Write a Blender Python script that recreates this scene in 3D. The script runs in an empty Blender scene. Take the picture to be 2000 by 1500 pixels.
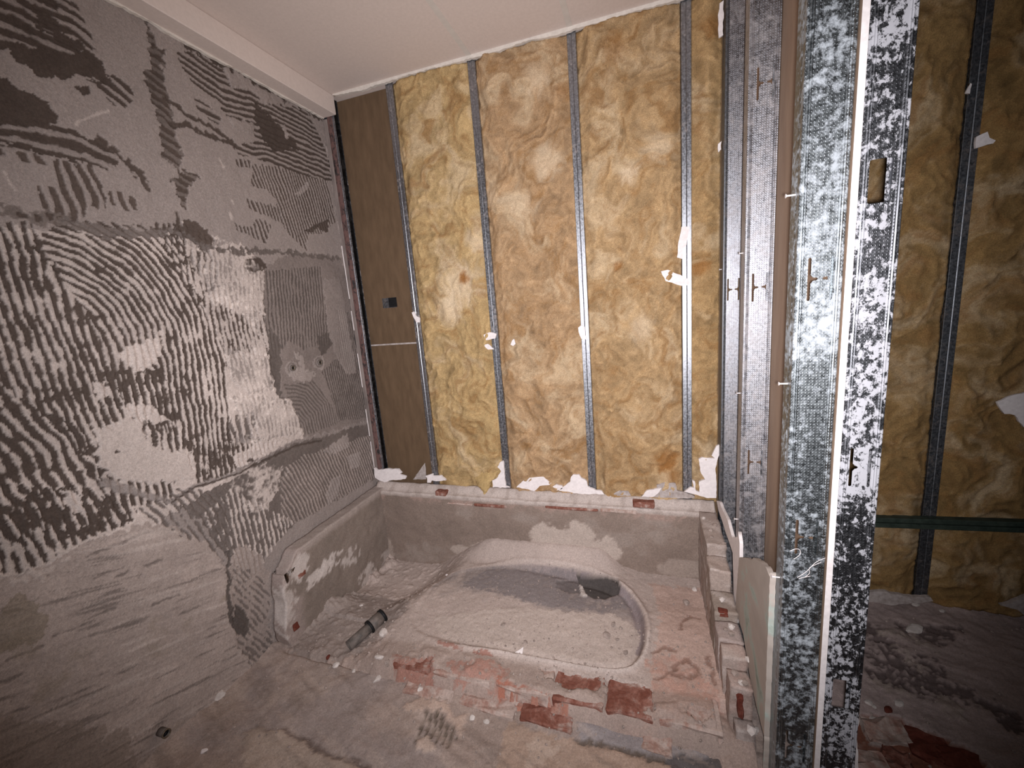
import bpy, bmesh, math, random
import numpy as np
from mathutils import Vector, Matrix

# ------------------------------------------------------------------ camera, light, exposure
sc = bpy.context.scene
COL = sc.collection
F = 810.4376                                    # focal length for a 2000 px wide frame
CR = np.array([[0.95168888, 0.29670151, -0.07909796],
               [0.02054195, 0.19549983, 0.98048857],
               [-0.30637608, 0.9347449, -0.17996019]])      # rows: camera right, up, forward
CO = np.array([1.43, -1.82, 1.25])
cam_d = bpy.data.cameras.new('camera')
cam = bpy.data.objects.new('camera', cam_d)
COL.objects.link(cam)
cam_d.sensor_width = 36.0
cam_d.sensor_fit = 'HORIZONTAL'
cam_d.lens = F / 2000 * 36.0
cam_d.clip_start = 0.02
rot = np.array([CR[0], CR[1], -CR[2]]).T
cam.matrix_world = Matrix.Translation(Vector(CO)) @ Matrix([list(r) for r in rot]).to_4x4()
sc.camera = cam

world = bpy.data.worlds.new('world')
sc.world = world
world.use_nodes = True
world.node_tree.nodes['Background'].inputs[0].default_value = (0.75, 0.8, 1.0, 1)
world.node_tree.nodes['Background'].inputs[1].default_value = 0.012

# the phone's flash, just beside the lens
fl_d = bpy.data.lights.new('flash', 'SPOT')
fl_d.energy = 176
fl_d.color = (1.0, 0.965, 0.985)
fl_d.spot_size = math.radians(128)
fl_d.spot_blend = 1.0
fl_d.shadow_soft_size = 0.012
fl = bpy.data.objects.new('flash', fl_d)
COL.objects.link(fl)
fl.location = tuple(CO + .018 * CR[0] - .010 * CR[1])


def pray(px, py):
    d = CR.T @ np.array([(px - 1000) / F, (750 - py) / F, 1.0])
    return d


fl.rotation_euler = Vector(pray(980, 672)).to_track_quat('-Z', 'Y').to_euler()

vs = sc.view_settings
vs.view_transform = 'Standard'
vs.look = 'None'
vs.exposure = 0.0
vs.gamma = 1.0
vs.use_curve_mapping = False

# ------------------------------------------------------------------ helpers


def on_x(px, py, X):
    d = pray(px, py); return CO + d * ((X - CO[0]) / d[0])


def on_y(px, py, Y):
    d = pray(px, py); return CO + d * ((Y - CO[1]) / d[1])


def on_z(px, py, Z):
    d = pray(px, py); return CO + d * ((Z - CO[2]) / d[2])


CROPS = {'c1': (0, 0, .35), 'c2': (0, 500, .35), 'c3': (0, 975, .35), 'c4': (600, 0, .35), 'c5': (600, 500, .35),
         'b6': (900, 1150, .3), 'b7': (500, 1150, .25), 'r8': (1650, 1100, 1 / 3.75), 'd5': (1000, 900, .25),
         'd4': (600, 900, .2), 'k1': (720, 860, .18), 'k2': (1060, 860, .18), 'k3': (1360, 860, .2),
         'k4': (1360, 1100, 4 / 15), 'p6': (500, 950, .35), 'r3': (1300, 975, .35), 'r2': (1300, 500, .35),
         'r1': (1300, 0, .35), 'px': (0, 0, 1)}


def cr(c, pts):
    ox, oy, s = CROPS[c]
    return [(ox + x * s, oy + y * s) for x, y in pts]


def lin(r, g, b):
    c = np.array([r, g, b], float) / 255.0
    return np.where(c <= 0.04045, c / 12.92, ((c + 0.055) / 1.055) ** 2.4)


_tab = {}


def vn(x, y, seed):
    if seed not in _tab:
        _tab[seed] = np.random.default_rng(seed).random((256, 256)).astype(np.float32)
    t = _tab[seed]
    xi = np.floor(x).astype(int); yi = np.floor(y).astype(int)
    fx = x - xi; fy = y - yi
    fx = fx * fx * (3 - 2 * fx); fy = fy * fy * (3 - 2 * fy)
    x0 = xi & 255; x1 = (xi + 1) & 255; y0 = yi & 255; y1 = (yi + 1) & 255
    return (t[x0, y0] * (1 - fx) + t[x1, y0] * fx) * (1 - fy) + (t[x0, y1] * (1 - fx) + t[x1, y1] * fx) * fy


def fbm(x, y, seed, octv=4, gain=.5):
    s = 0; a = 1; n = 0
    for i in range(octv):
        s = s + a * vn(x * 2 ** i + 17.3 * i, y * 2 ** i + 9.1 * i, seed + i)
        n += a; a *= gain
    return s / n            # 0..1, mean .5


def sstep(a, b, x):
    t = np.clip((x - a) / (b - a), 0, 1)
    return t * t * (3 - 2 * t)


def in_poly(x, y, poly):
    r = np.zeros(x.shape, bool)
    n = len(poly)
    for i in range(n):
        x0, y0 = poly[i]; x1, y1 = poly[(i + 1) % n]
        if y0 == y1:
            continue
        c = (y0 > y) != (y1 > y)
        r ^= c & (x < (x1 - x0) * (y - y0) / (y1 - y0) + x0)
    return r


def line_dist(x, y, pts, ends=True):
    """signed distance to a polyline (its end segments run on when ends)"""
    best = np.full(x.shape, 1e9); sg = np.zeros(x.shape)
    n = len(pts) - 1
    for i in range(n):
        ax, ay = pts[i]; bx, by = pts[i + 1]
        dx, dy = bx - ax, by - ay
        L2 = dx * dx + dy * dy + 1e-12
        t = ((x - ax) * dx + (y - ay) * dy) / L2
        lo = -1e9 if (ends and i == 0) else 0
        hi = 1e9 if (ends and i == n - 1) else 1
        t = np.clip(t, lo, hi)
        qx = x - ax - t * dx; qy = y - ay - t * dy
        d = np.hypot(qx, qy)
        m = d < best
        best = np.where(m, d, best)
        sg = np.where(m, np.where(dx * (y - ay) - dy * (x - ax) >= 0, 1.0, -1.0), sg)
    return best * sg


def chaikin(p, n=2):
    for _ in range(n):
        q = []
        for i in range(len(p)):
            a = np.array(p[i]); b = np.array(p[(i + 1) % len(p)])
            q += [tuple(a * .75 + b * .25), tuple(a * .25 + b * .75)]
        p = q
    return p


class Canvas:
    """a regular grid over a surface (a,b in metres) with albedo and relief, painted by region"""

    def __init__(s, a0, a1, b0, b1, step, seed=1):
        s.a = np.arange(a0, a1 + step * .5, step); s.b = np.arange(b0, b1 + step * .5, step)
        s.A, s.B = np.meshgrid(s.a, s.b, indexing='ij')
        s.step = step
        s.col = np.zeros(s.A.shape + (3,)); s.h = np.zeros(s.A.shape)
        s.wa = (fbm(s.A * 60, s.B * 60, seed, 3) - .5); s.wb = (fbm(s.A * 60, s.B * 60, seed + 50, 3) - .5)
        s.n1 = fbm(s.A * 9, s.B * 9, seed + 90, 5, .6); s.n2 = fbm(s.A * 70, s.B * 70, seed + 120, 3, .6)

    def sl(s, pts, pad=.03):
        p = np.array(pts)
        i0 = max(0, np.searchsorted(s.a, p[:, 0].min() - pad)); i1 = np.searchsorted(s.a, p[:, 0].max() + pad)
        j0 = max(0, np.searchsorted(s.b, p[:, 1].min() - pad)); j1 = np.searchsorted(s.b, p[:, 1].max() + pad)
        return (slice(i0, i1), slice(j0, j1))

    def mask(s, pts, warp=.02):
        k = s.sl(pts)
        return k, in_poly(s.A[k] + s.wa[k] * warp, s.B[k] + s.wb[k] * warp, pts).astype(float)

    def put(s, k, m, col, h=None, var=.18):
        c = np.asarray(col)[None, None, :] * (1 + var * (s.n1[k] - .5) * 2 + .5 * var * (s.n2[k] - .5) * 2)[..., None]
        s.col[k] = s.col[k] * (1 - m[..., None]) + c * m[..., None]
        if h is not None:
            s.h[k] += m * h

    def fill(s, pts, col, h=None, warp=.02, var=.18, op=1.0, speck=0.0):
        k, m = s.mask(pts, warp)
        if speck:
            m = m * sstep(speck - .12, speck + .12, s.n2[k] * .6 + s.n1[k] * .4)
        s.put(k, m * op, col, h, var)

    def stripes(s, pts, guide, period, col, h=-.004, duty=.5, rough=.35, warp=.02, keep=1.0, soft=.12, seed=0):
        k, m = s.mask(pts, warp)
        d = line_dist(s.A[k], s.B[k], guide)
        d = d + (fbm(s.A[k] * 14, s.B[k] * 14, 300 + seed, 2) - .5) * period * .9 + s.wa[k] * period * .25
        v = .5 + .5 * np.cos(2 * math.pi * d / period)
        v = v + (s.n2[k] - .5) * rough * 2 + (fbm(s.A[k] * 25, s.B[k] * 25, 340 + seed, 2) - .5) * rough * 1.6
        th = 1 - duty
        g = sstep(th - soft, th + soft, v) * m * keep
        s.put(k, g, col, h)

    def line(s, pts, w, col, h=None, rough=.5, op=1.0):
        k = s.sl(pts)
        d = np.abs(line_dist(s.A[k] + s.wa[k] * w * 1.5, s.B[k] + s.wb[k] * w * 1.5, pts, False))
        ww = w * .5 * (1 + rough * (s.n2[k] - .5) * 3)
        m = 1 - sstep(ww - s.step * .6, ww + s.step * .6, d)
        s.put(k, m * op, col, h)


def make_mesh(name, verts, faces_quads, col=None, smooth=True):
    me = bpy.data.meshes.new(name)
    nv = len(verts); nf = len(faces_quads)
    me.vertices.add(nv); me.vertices.foreach_set('co', np.asarray(verts, np.float32).ravel())
    me.loops.add(nf * 4); me.polygons.add(nf)
    me.polygons.foreach_set('loop_start', np.arange(nf, dtype=np.int32) * 4)
    me.loops.foreach_set('vertex_index', np.asarray(faces_quads, np.int32).ravel())
    me.update(calc_edges=True)
    if smooth:
        me.polygons.foreach_set('use_smooth', np.ones(nf, bool))
    if col is not None:
        at = me.color_attributes.new('Col', 'FLOAT_COLOR', 'POINT')
        c = np.ones((nv, 4), np.float32); c[:, :3] = np.clip(np.asarray(col).reshape(-1, 3), 0, 1)
        at.data.foreach_set('color', c.ravel())
    return me


def link(name, me, mat=None, parent=None):
    o = bpy.data.objects.new(name, me)
    COL.objects.link(o)
    if mat is not None and me is not None:
        for m in (mat if isinstance(mat, (list, tuple)) else [mat]):
            me.materials.append(m)
    if parent is not None:
        o.parent = parent
    return o


def grid_obj(name, P, col, mat, flip=False, skirt=None, parent=None):
    """P (n,m,3) -> one sheet with optional skirt vector round its rim"""
    if skirt is not None:
        P = np.pad(P, ((1, 1), (1, 1), (0, 0)), mode='edge').copy()
        col = np.pad(col, ((1, 1), (1, 1), (0, 0)), mode='edge')
        sv = np.array(skirt)
        P[0] += sv; P[-1] += sv; P[1:-1, 0] += sv; P[1:-1, -1] += sv
    n, m = P.shape[:2]
    idx = np.arange(n * m).reshape(n, m)
    q = np.stack([idx[:-1, :-1], idx[1:, :-1], idx[1:, 1:], idx[:-1, 1:]], -1).reshape(-1, 4)
    if flip:
        q = q[:, ::-1]
    return link(name, make_mesh(name, P.reshape(-1, 3), q, col.reshape(-1, 3)), mat, parent)


def empty(name, loc=(0, 0, 0), label=None, cat=None, group=None):
    o = bpy.data.objects.new(name, None)
    o.empty_display_size = .05
    COL.objects.link(o); o.location = loc
    tag(o, label, cat, group)
    return o


def tag(o, label=None, cat=None, group=None, kind=None):
    if label: o['label'] = label
    if cat: o['category'] = cat
    if group: o['group'] = group
    if kind: o['kind'] = kind
    return o


def bm_obj(name, bm, mat, parent=None, smooth=False):
    me = bpy.data.meshes.new(name)
    bmesh.ops.recalc_face_normals(bm, faces=bm.faces)
    bm.to_mesh(me); bm.free()
    if smooth:
        me.polygons.foreach_set('use_smooth', np.ones(len(me.polygons), bool))
    return link(name, me, mat, parent)


def box_bm(x0, x1, y0, y1, z0, z1, bevel=0.0, bm=None):
    bm = bm or bmesh.new()
    r = bmesh.ops.create_cube(bm, size=1)
    bmesh.ops.scale(bm, vec=(x1 - x0, y1 - y0, z1 - z0), verts=r['verts'])
    bmesh.ops.translate(bm, vec=((x0 + x1) / 2, (y0 + y1) / 2, (z0 + z1) / 2), verts=r['verts'])
    if bevel:
        es = list({e for v in r['verts'] for e in v.link_edges})
        bmesh.ops.bevel(bm, geom=es, offset=bevel, segments=1, affect='EDGES')
    return bm


def plate_mesh(name, outline, thick, holes=()):
    """a sheet with real cut-outs: outline and holes in its own 2-D plane (x,y), thickness along z"""
    cu = bpy.data.curves.new(name, 'CURVE')
    cu.dimensions = '2D'; cu.fill_mode = 'BOTH'; cu.extrude = thick / 2
    for pl in (outline,) + tuple(holes):
        sp = cu.splines.new('POLY'); sp.points.add(len(pl) - 1)
        for p, (x, y) in zip(sp.points, pl):
            p.co = (x, y, 0, 1)
        sp.use_cyclic_u = True
    ob = bpy.data.objects.new(name, cu); COL.objects.link(ob)
    dg = bpy.context.evaluated_depsgraph_get()
    me = bpy.data.meshes.new_from_object(ob.evaluated_get(dg))
    bpy.data.objects.remove(ob); bpy.data.curves.remove(cu)
    me.name = name
    return me


XZ = Matrix(((1, 0, 0, 0), (0, 0, -1, 0), (0, 1, 0, 0), (0, 0, 0, 1)))       # sheet plane x,z; thickness along y
YZ = Matrix(((0, 0, 1, 0), (1, 0, 0, 0), (0, 1, 0, 0), (0, 0, 0, 1)))        # sheet plane y,z; thickness along x


def ragged(pts, amp, n_per, rng):
    """break a polygon's edges up into irregular torn edges"""
    out = []
    for i in range(len(pts)):
        a = np.array(pts[i]); b = np.array(pts[(i + 1) % len(pts)])
        L = np.linalg.norm(b - a)
        n = max(1, int(L / n_per))
        nrm = np.array([-(b - a)[1], (b - a)[0]]) / (L + 1e-9)
        for k in range(n):
            t = k / n
            p = a + (b - a) * t
            if k:
                p = p + nrm * rng.uniform(-amp, amp)
            out.append((float(p[0]), float(p[1])))
    return out


# ------------------------------------------------------------------ materials


def new_mat(name):
    m = bpy.data.materials.new(name); m.use_nodes = True
    nt = m.node_tree
    return m, nt, nt.nodes['Principled BSDF']


def nd(nt, typ, **kw):
    n = nt.nodes.new(typ)
    for k, v in kw.items():
        setattr(n, k, v)
    return n


def noise(nt, scale, detail=4, rough=.6, dist=0, coord='Object', stretch=None):
    tc = nd(nt, 'ShaderNodeTexCoord')
    n = nd(nt, 'ShaderNodeTexNoise')
    n.inputs['Scale'].default_value = scale; n.inputs['Detail'].default_value = detail
    n.inputs['Roughness'].default_value = rough; n.inputs['Distortion'].default_value = dist
    if stretch:
        mp = nd(nt, 'ShaderNodeMapping'); mp.inputs['Scale'].default_value = stretch
        nt.links.new(tc.outputs[coord], mp.inputs['Vector']); nt.links.new(mp.outputs[0], n.inputs['Vector'])
    else:
        nt.links.new(tc.outputs[coord], n.inputs['Vector'])
    return n


def ramp(nt, src, stops):
    r = nd(nt, 'ShaderNodeValToRGB')
    els = r.color_ramp.elements
    while len(els) < len(stops):
        els.new(.5)
    for e, (p, c) in zip(els, stops):
        e.position = p
        e.color = (*c, 1) if len(c) == 3 else c
    nt.links.new(src, r.inputs[0])
    return r


def bump(nt, bs, src, strength, dist=.002):
    b = nd(nt, 'ShaderNodeBump'); b.inputs['Strength'].default_value = strength; b.inputs['Distance'].default_value = dist
    nt.links.new(src, b.inputs['Height']); nt.links.new(b.outputs[0], bs.inputs['Normal'])


def painted(name, scale, lo, hi, bstr=.5, rough=.92, dist=0, scale2=None, stretch=None):
    """albedo from the surface's own colour layer, broken up by fine grain"""
    m, nt, bs = new_mat(name)
    at = nd(nt, 'ShaderNodeVertexColor', layer_name='Col')
    n = noise(nt, scale, 5, .65, dist, stretch=stretch)
    r = ramp(nt, n.outputs['Fac'], [(.28, (lo,) * 3), (.72, (hi,) * 3)])
    mx = nd(nt, 'ShaderNodeMix', data_type='RGBA', blend_type='MULTIPLY')
    mx.inputs[0].default_value = 1
    nt.links.new(at.outputs['Color'], mx.inputs[6]); nt.links.new(r.outputs[0], mx.inputs[7])
    out = mx.outputs[2]
    if scale2:
        n2 = noise(nt, scale2, 2, .5)
        r2 = ramp(nt, n2.outputs['Fac'], [(.35, (.82,) * 3), (.6, (1.08,) * 3)])
        mx2 = nd(nt, 'ShaderNodeMix', data_type='RGBA', blend_type='MULTIPLY'); mx2.inputs[0].default_value = 1
        nt.links.new(out, mx2.inputs[6]); nt.links.new(r2.outputs[0], mx2.inputs[7]); out = mx2.outputs[2]
    nt.links.new(out, bs.inputs['Base Color'])
    bs.inputs['Roughness'].default_value = rough
    bs.inputs['Specular IOR Level'].default_value = .2
    if bstr:
        bump(nt, bs, n.outputs['Fac'], bstr)
    return m


M = {}
M['mortar'] = painted('old_mortar', 160, .78, 1.18, .55, scale2=600)
M['wool'] = painted('mineral_wool', 95, .66, 1.2, .7, .95, dist=2.6, scale2=420)


def plain(name, c1, c2, scale, rough=.85, bstr=.25, detail=4, stretch=None, dist=0):
    m, nt, bs = new_mat(name)
    n = noise(nt, scale, detail, .6, dist, stretch=stretch)
    r = ramp(nt, n.outputs['Fac'], [(.32, tuple(c1)), (.68, tuple(c2))])
    nt.links.new(r.outputs[0], bs.inputs['Base Color'])
    bs.inputs['Roughness'].default_value = rough; bs.inputs['Specular IOR Level'].default_value = .25
    if bstr:
        bump(nt, bs, n.outputs['Fac'], bstr, .001)
    return m


M['ceiling'] = plain('ceiling_paint', lin(206, 192, 184), lin(213, 199, 191), 90, .8, .1)
M['ceil_joint'] = plain('ceiling_joint', lin(200, 192, 184), lin(208, 200, 192), 40, .8, .1)
M['ceil_edge'] = plain('ceiling_filler', lin(205, 197, 188), lin(222, 214, 205), 60, .8, .3)
M['gypsum'] = plain('gypsum_white', lin(222, 214, 213), lin(240, 232, 231), 90, .8, .25)
M['gyp_grey'] = plain('gypsum_dusty', lin(150, 138, 133), lin(190, 180, 176), 60, .85, .3)
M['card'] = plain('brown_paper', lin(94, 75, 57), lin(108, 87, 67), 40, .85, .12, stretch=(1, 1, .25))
M['card_lit'] = plain('brown_paper_partition_lit', lin(144, 120, 102), lin(160, 136, 116), 30, .85, .12, stretch=(1, 1, .2))  # lighter copy of the brown paper, offsetting grazing light in its colour
M['tape'] = plain('joint_filler', lin(140, 122, 104), lin(158, 140, 120), 60)
m_, nt_, bs_ = new_mat('green_board_face')
n_ = noise(nt_, 6, 5, .6, .5)
r_ = ramp(nt_, n_.outputs['Fac'], [(.30, tuple(lin(134, 142, 130))), (.38, tuple(lin(172, 182, 173))), (.44, tuple(lin(180, 169, 160))), (.75, tuple(lin(160, 148, 140)))])
nt_.links.new(r_.outputs[0], bs_.inputs['Base Color']); bs_.inputs['Roughness'].default_value = .85
M['green'] = m_
M['reveal'] = plain('plaster_strip', lin(112, 102, 98), lin(146, 134, 129), 30, .9, .3, stretch=(1, 1, .3))
M['rail'] = plain('rail_green', lin(40, 50, 44), lin(62, 72, 64), 40, .6, .1)


def brick_mat(name, red, mid, dust, cut):
    m, nt, bs = new_mat(name)
    n = noise(nt, 17, 7, .68, .4); f = noise(nt, 120, 4, .6)
    r = ramp(nt, n.outputs['Fac'], [(cut - .12, tuple(red)), (cut, tuple(mid)), (cut + .11, tuple(dust))])
    r2 = ramp(nt, f.outputs['Fac'], [(.3, (.78,) * 3), (.7, (1.15,) * 3)])
    mx = nd(nt, 'ShaderNodeMix', data_type='RGBA', blend_type='MULTIPLY'); mx.inputs[0].default_value = 1
    nt.links.new(r.outputs[0], mx.inputs[6]); nt.links.new(r2.outputs[0], mx.inputs[7])
    nt.links.new(mx.outputs[2], bs.inputs['Base Color'])
    bs.inputs['Roughness'].default_value = .92; bs.inputs['Specular IOR Level'].default_value = .15
    bump(nt, bs, n.outputs['Fac'], .7, .004)
    return m


M['brick'] = brick_mat('brick_red', lin(118, 73, 61), lin(142, 100, 88), lin(172, 152, 143), .54)
M['brick_dusty'] = brick_mat('brick_dusty', lin(146, 104, 92), lin(166, 138, 127), lin(184, 166, 157), .44)
M['brick_dark'] = brick_mat('brick_dark_red', lin(104, 54, 44), lin(124, 76, 64), lin(168, 144, 134), .62)
M['stone'] = plain('rubble_grey', lin(132, 120, 113), lin(176, 160, 152), 50, .9, .4)
M['stone_pale'] = plain('rubble_pale', lin(186, 176, 170), lin(214, 205, 200), 50, .9, .4)
M['black'] = plain('flat_black', (.006, .006, .007), (.012, .012, .013), 50, .6, .1)
M['pvc'] = plain('grey_pipe', lin(84, 78, 74), lin(122, 112, 106), 40, .6, .15)
M['brass'] = plain('dull_brass', lin(110, 98, 84), lin(150, 138, 120), 90, .45, .1)
M['brass'].node_tree.nodes['Principled BSDF'].inputs['Metallic'].default_value = .7


def steel(name, base, dust_col, th, soft, dust_scale, rough=.42, dist=.8, knurl=True, stretch=(1, 1, 1), edge=None):
    """galvanised sheet: spangled metal under blotches of dry plaster dust, with rows of pressed dimples"""
    m, nt, bs = new_mat(name)
    out = nt.nodes['Material Output']
    bs.inputs['Metallic'].default_value = 1
    n = noise(nt, 120, 5, .7)
    r = ramp(nt, n.outputs['Fac'], [(.3, tuple(np.array(base) * .62)), (.7, tuple(np.array(base) * 1.25))])
    nt.links.new(r.outputs[0], bs.inputs['Base Color'])
    rr = ramp(nt, n.outputs['Fac'], [(.3, (rough - .1,) * 3), (.7, (rough + .14,) * 3)])
    nt.links.new(rr.outputs[0], bs.inputs['Roughness'])
    df = nd(nt, 'ShaderNodeBsdfPrincipled')
    df.inputs['Base Color'].default_value = (*dust_col, 1); df.inputs['Roughness'].default_value = .9
    df.inputs['Specular IOR Level'].default_value = .1
    d = noise(nt, dust_scale, 7, .72, dist, stretch=stretch)
    big = noise(nt, dust_scale * .12, 3, .5)
    ad = nd(nt, 'ShaderNodeMath', operation='MULTIPLY_ADD')
    ad.inputs[1].default_value = .55; nt.links.new(big.outputs['Fac'], ad.inputs[0]); nt.links.new(d.outputs['Fac'], ad.inputs[2])
    mr = nd(nt, 'ShaderNodeMapRange'); mr.inputs['From Min'].default_value = th - soft + .275; mr.inputs['From Max'].default_value = th + soft + .275
    nt.links.new(ad.outputs[0], mr.inputs['Value'])
    mix = nd(nt, 'ShaderNodeMixShader')
    nt.links.new(mr.outputs[0], mix.inputs[0]); nt.links.new(bs.outputs[0], mix.inputs[1]); nt.links.new(df.outputs[0], mix.inputs[2])
    nt.links.new(mix.outputs[0], out.inputs['Surface'])
    if knurl:
        tc = nd(nt, 'ShaderNodeTexCoord'); sx = nd(nt, 'ShaderNodeSeparateXYZ'); nt.links.new(tc.outputs['Object'], sx.inputs[0])
        prods = []
        for ax in ('X', 'Z'):
            mm = nd(nt, 'ShaderNodeMath', operation='MULTIPLY'); mm.inputs[1].default_value = 2 * math.pi / .0060
            nt.links.new(sx.outputs[ax], mm.inputs[0])
            s0_ = nd(nt, 'ShaderNodeMath', operation='SINE'); nt.links.new(mm.outputs[0], s0_.inputs[0])
            s_ = nd(nt, 'ShaderNodeMath', operation='MAXIMUM'); s_.inputs[1].default_value = 0; nt.links.new(s0_.outputs[0], s_.inputs[0]); prods.append(s_)
        pr = nd(nt, 'ShaderNodeMath', operation='MULTIPLY'); nt.links.new(prods[0].outputs[0], pr.inputs[0]); nt.links.new(prods[1].outputs[0], pr.inputs[1])
        cl = nd(nt, 'ShaderNodeMath', operation='MAXIMUM'); cl.inputs[1].default_value = .2; nt.links.new(pr.outputs[0], cl.inputs[0])
        b = nd(nt, 'ShaderNodeBump'); b.inputs['Strength'].default_value = .55; b.inputs['Distance'].default_value = .0008
        nt.links.new(cl.outputs[0], b.inputs['Height']); nt.links.new(b.outputs[0], bs.inputs['Normal'])
    return m


M['steel_back'] = steel('galvanised_flange', (.34, .35, .38), tuple(lin(170, 160, 156)), .66, .12, 60, .40, knurl=False)
M['steel_dark'] = steel('galvanised_dull', (.20, .21, .23), tuple(lin(120, 112, 108)), .66, .15, 50, .5, knurl=False)
M['steel_web'] = steel('galvanised_web', (.42, .43, .47), tuple(lin(178, 172, 172)), .63, .2, 26, .42)
M['steel_chalk'] = steel('galvanised_chalked', (.26, .285, .30), tuple(lin(164, 170, 176)), .56, .085, 62, .40, dist=.1)
M['steel_mottle'] = steel('galvanised_mottled', (.17, .175, .19), tuple(lin(176, 176, 182)), .515, .03, 84, .42, dist=.25, stretch=(1, 1, .8))
M['steel_shade'] = steel('shaded_steel', (.02, .02, .022), (.03, .028, .027), .6, .1, 40, .6, knurl=False)  # near-black copy of the steel, the recess shade put into its colour
M['steel_red'] = steel('rusty_corner_profile', (.16, .15, .155), tuple(lin(112, 86, 82)), .46, .06, 60, .5, knurl=False, stretch=(1, 1, .5))

# ------------------------------------------------------------------ setting: walls, floor, ceiling
CEIL = 2.28
C_DARK = lin(84, 73, 67); C_MID = lin(150, 139, 134); C_CREAM = lin(194, 181, 174); C_REND = lin(168, 154, 147)
C_SOFT = lin(112, 102, 97)


def LW(c, pts):                         # points of the left wall as (y,z)
    return [tuple(on_x(x, y, 0.0)[1:]) for x, y in cr(c, pts)]


cv = Canvas(-2.5, 0.0, -.02, CEIL + .01, .0032, 11)
full = (slice(None), slice(None))
cv.put(full, np.ones(cv.A.shape), C_MID, None, .10)
sp = lambda *a, **k: cv.stripes(*a, **k)
# lower zone: rendered
cv.fill(LW('c3', [(-900, 420), (0, 400), (130, 420), (300, 330), (460, 250), (760, 140), (900, 130), (1150, 240), (1290, 420), (1300, 620),
                  (1340, 830), (1500, 960), (1500, 2600), (-900, 2600)]), C_REND, .002, .03, .14)
# lower left panel: cream adhesive
cv.fill(LW('c2', [(-900, -170), (0, -160), (400, -140), (900, -110), (1010, -190), (1100, -130), (1200, -60), (1350, -60), (1470, 60), (1480, 400),
                  (1520, 620), (1540, 760), (1660, 900), (1700, 1010), (1450, 1140), (1330, 1230), (1000, 1400), (900, 1490), (760, 1500),
                  (460, 1600), (250, 1720), (60, 1790), (-900, 1800)]), C_CREAM, .002, .03, .26)
cv.fill(LW('c2', [(0, -160), (640, -150), (900, 100), (930, 400), (640, 700), (300, 900), (0, 760)]), C_MID, None, .05, .2, .55, .5)
cv.fill(LW('c2', [(1000, -190), (1480, 60), (1500, 560), (1300, 640), (1150, 300)]), C_MID, None, .05, .2, .7, .5)
G1 = LW('c2', [(200, -230), (480, -110), (700, 20), (850, 180), (950, 360), (1010, 600), (1040, 850), (1070, 1150)])
sp(LW('c2', [(330, -210), (820, -170), (1000, -150), (1040, 100), (1260, 540), (1280, 900), (1310, 1190), (1130, 1280), (1060, 1090), (900, 1090),
             (700, 830), (600, 600), (480, 300), (330, 120), (180, -60)]), G1, .0195, C_DARK, duty=.50, rough=.62)
G2 = LW('c2', [(70, -150), (140, 60), (220, 300), (330, 640), (440, 900), (520, 1100)])
sp(LW('c2', [(-700, -150), (170, -190), (330, 100), (480, 300), (610, 620), (690, 830), (560, 960), (540, 1170), (250, 900), (0, 700), (-700, 500)]),
   G2, .0195, C_DARK, duty=.57, rough=.6, seed=1)
G3 = LW('c2', [(-100, 720), (60, 930), (250, 1180), (400, 1380), (520, 1560)])
sp(LW('c2', [(-700, 480), (0, 690), (250, 880), (430, 920), (545, 1180), (700, 1400), (740, 1480), (460, 1560), (300, 1600), (-100, 1600), (-700, 1200)]),
   G3, .024, C_DARK, duty=.56, rough=.65, seed=2)
G4 = LW('c3', [(60, -200), (130, 0), (200, 200), (240, 330)])
sp(LW('c3', [(-600, -100), (100, -80), (480, -60), (760, 60), (740, 130), (450, 230), (150, 400), (-600, 420)]), G4, .021, C_DARK, duty=.48, rough=.7, seed=3)
# right-hand vertical stripes below the middle joint
G5 = LW('c2', [(1060, -100), (1110, 300), (1180, 640), (1240, 900), (1290, 1200)])
sp(LW('c2', [(860, -190), (1010, -180), (1060, -40), (1160, -60), (1240, 60), (1180, 200), (1480, 330), (1500, 560), (1270, 580), (1130, 300), (1000, 130)]),
   G5, .0195, C_DARK, duty=.34, rough=.8, seed=4)
sp(LW('c2', [(600, 640), (900, 620), (1000, 900), (1000, 1080), (880, 980), (700, 900), (640, 960), (560, 960)]), G5, .020, C_DARK, duty=.46, rough=.65, seed=5)
sp(LW('c2', [(1000, 1020), (1300, 980), (1560, 1040), (1280, 1230), (1100, 1270)]), G5, .019, C_DARK, duty=.4, rough=.8, seed=6)
sp(LW('c2', [(560, 1180), (640, 1250), (980, 1260), (960, 1380), (740, 1400), (620, 1420)]), G5, .020, C_DARK, duty=.5, rough=.35, seed=7)
sp(LW('c2', [(1300, 890), (1430, 880), (1450, 980), (1350, 1040), (1270, 960)]), G5, .028, C_SOFT, duty=.6, rough=.3, seed=8)
cv.fill(LW('c2', [(1360, 20), (1450, 10), (1500, 60), (1440, 90), (1370, 70)]), C_DARK, -.003)
cv.fill(LW('c2', [(1140, 165), (1250, 170), (1240, 195), (1150, 200)]), C_SOFT, -.002)
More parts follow.
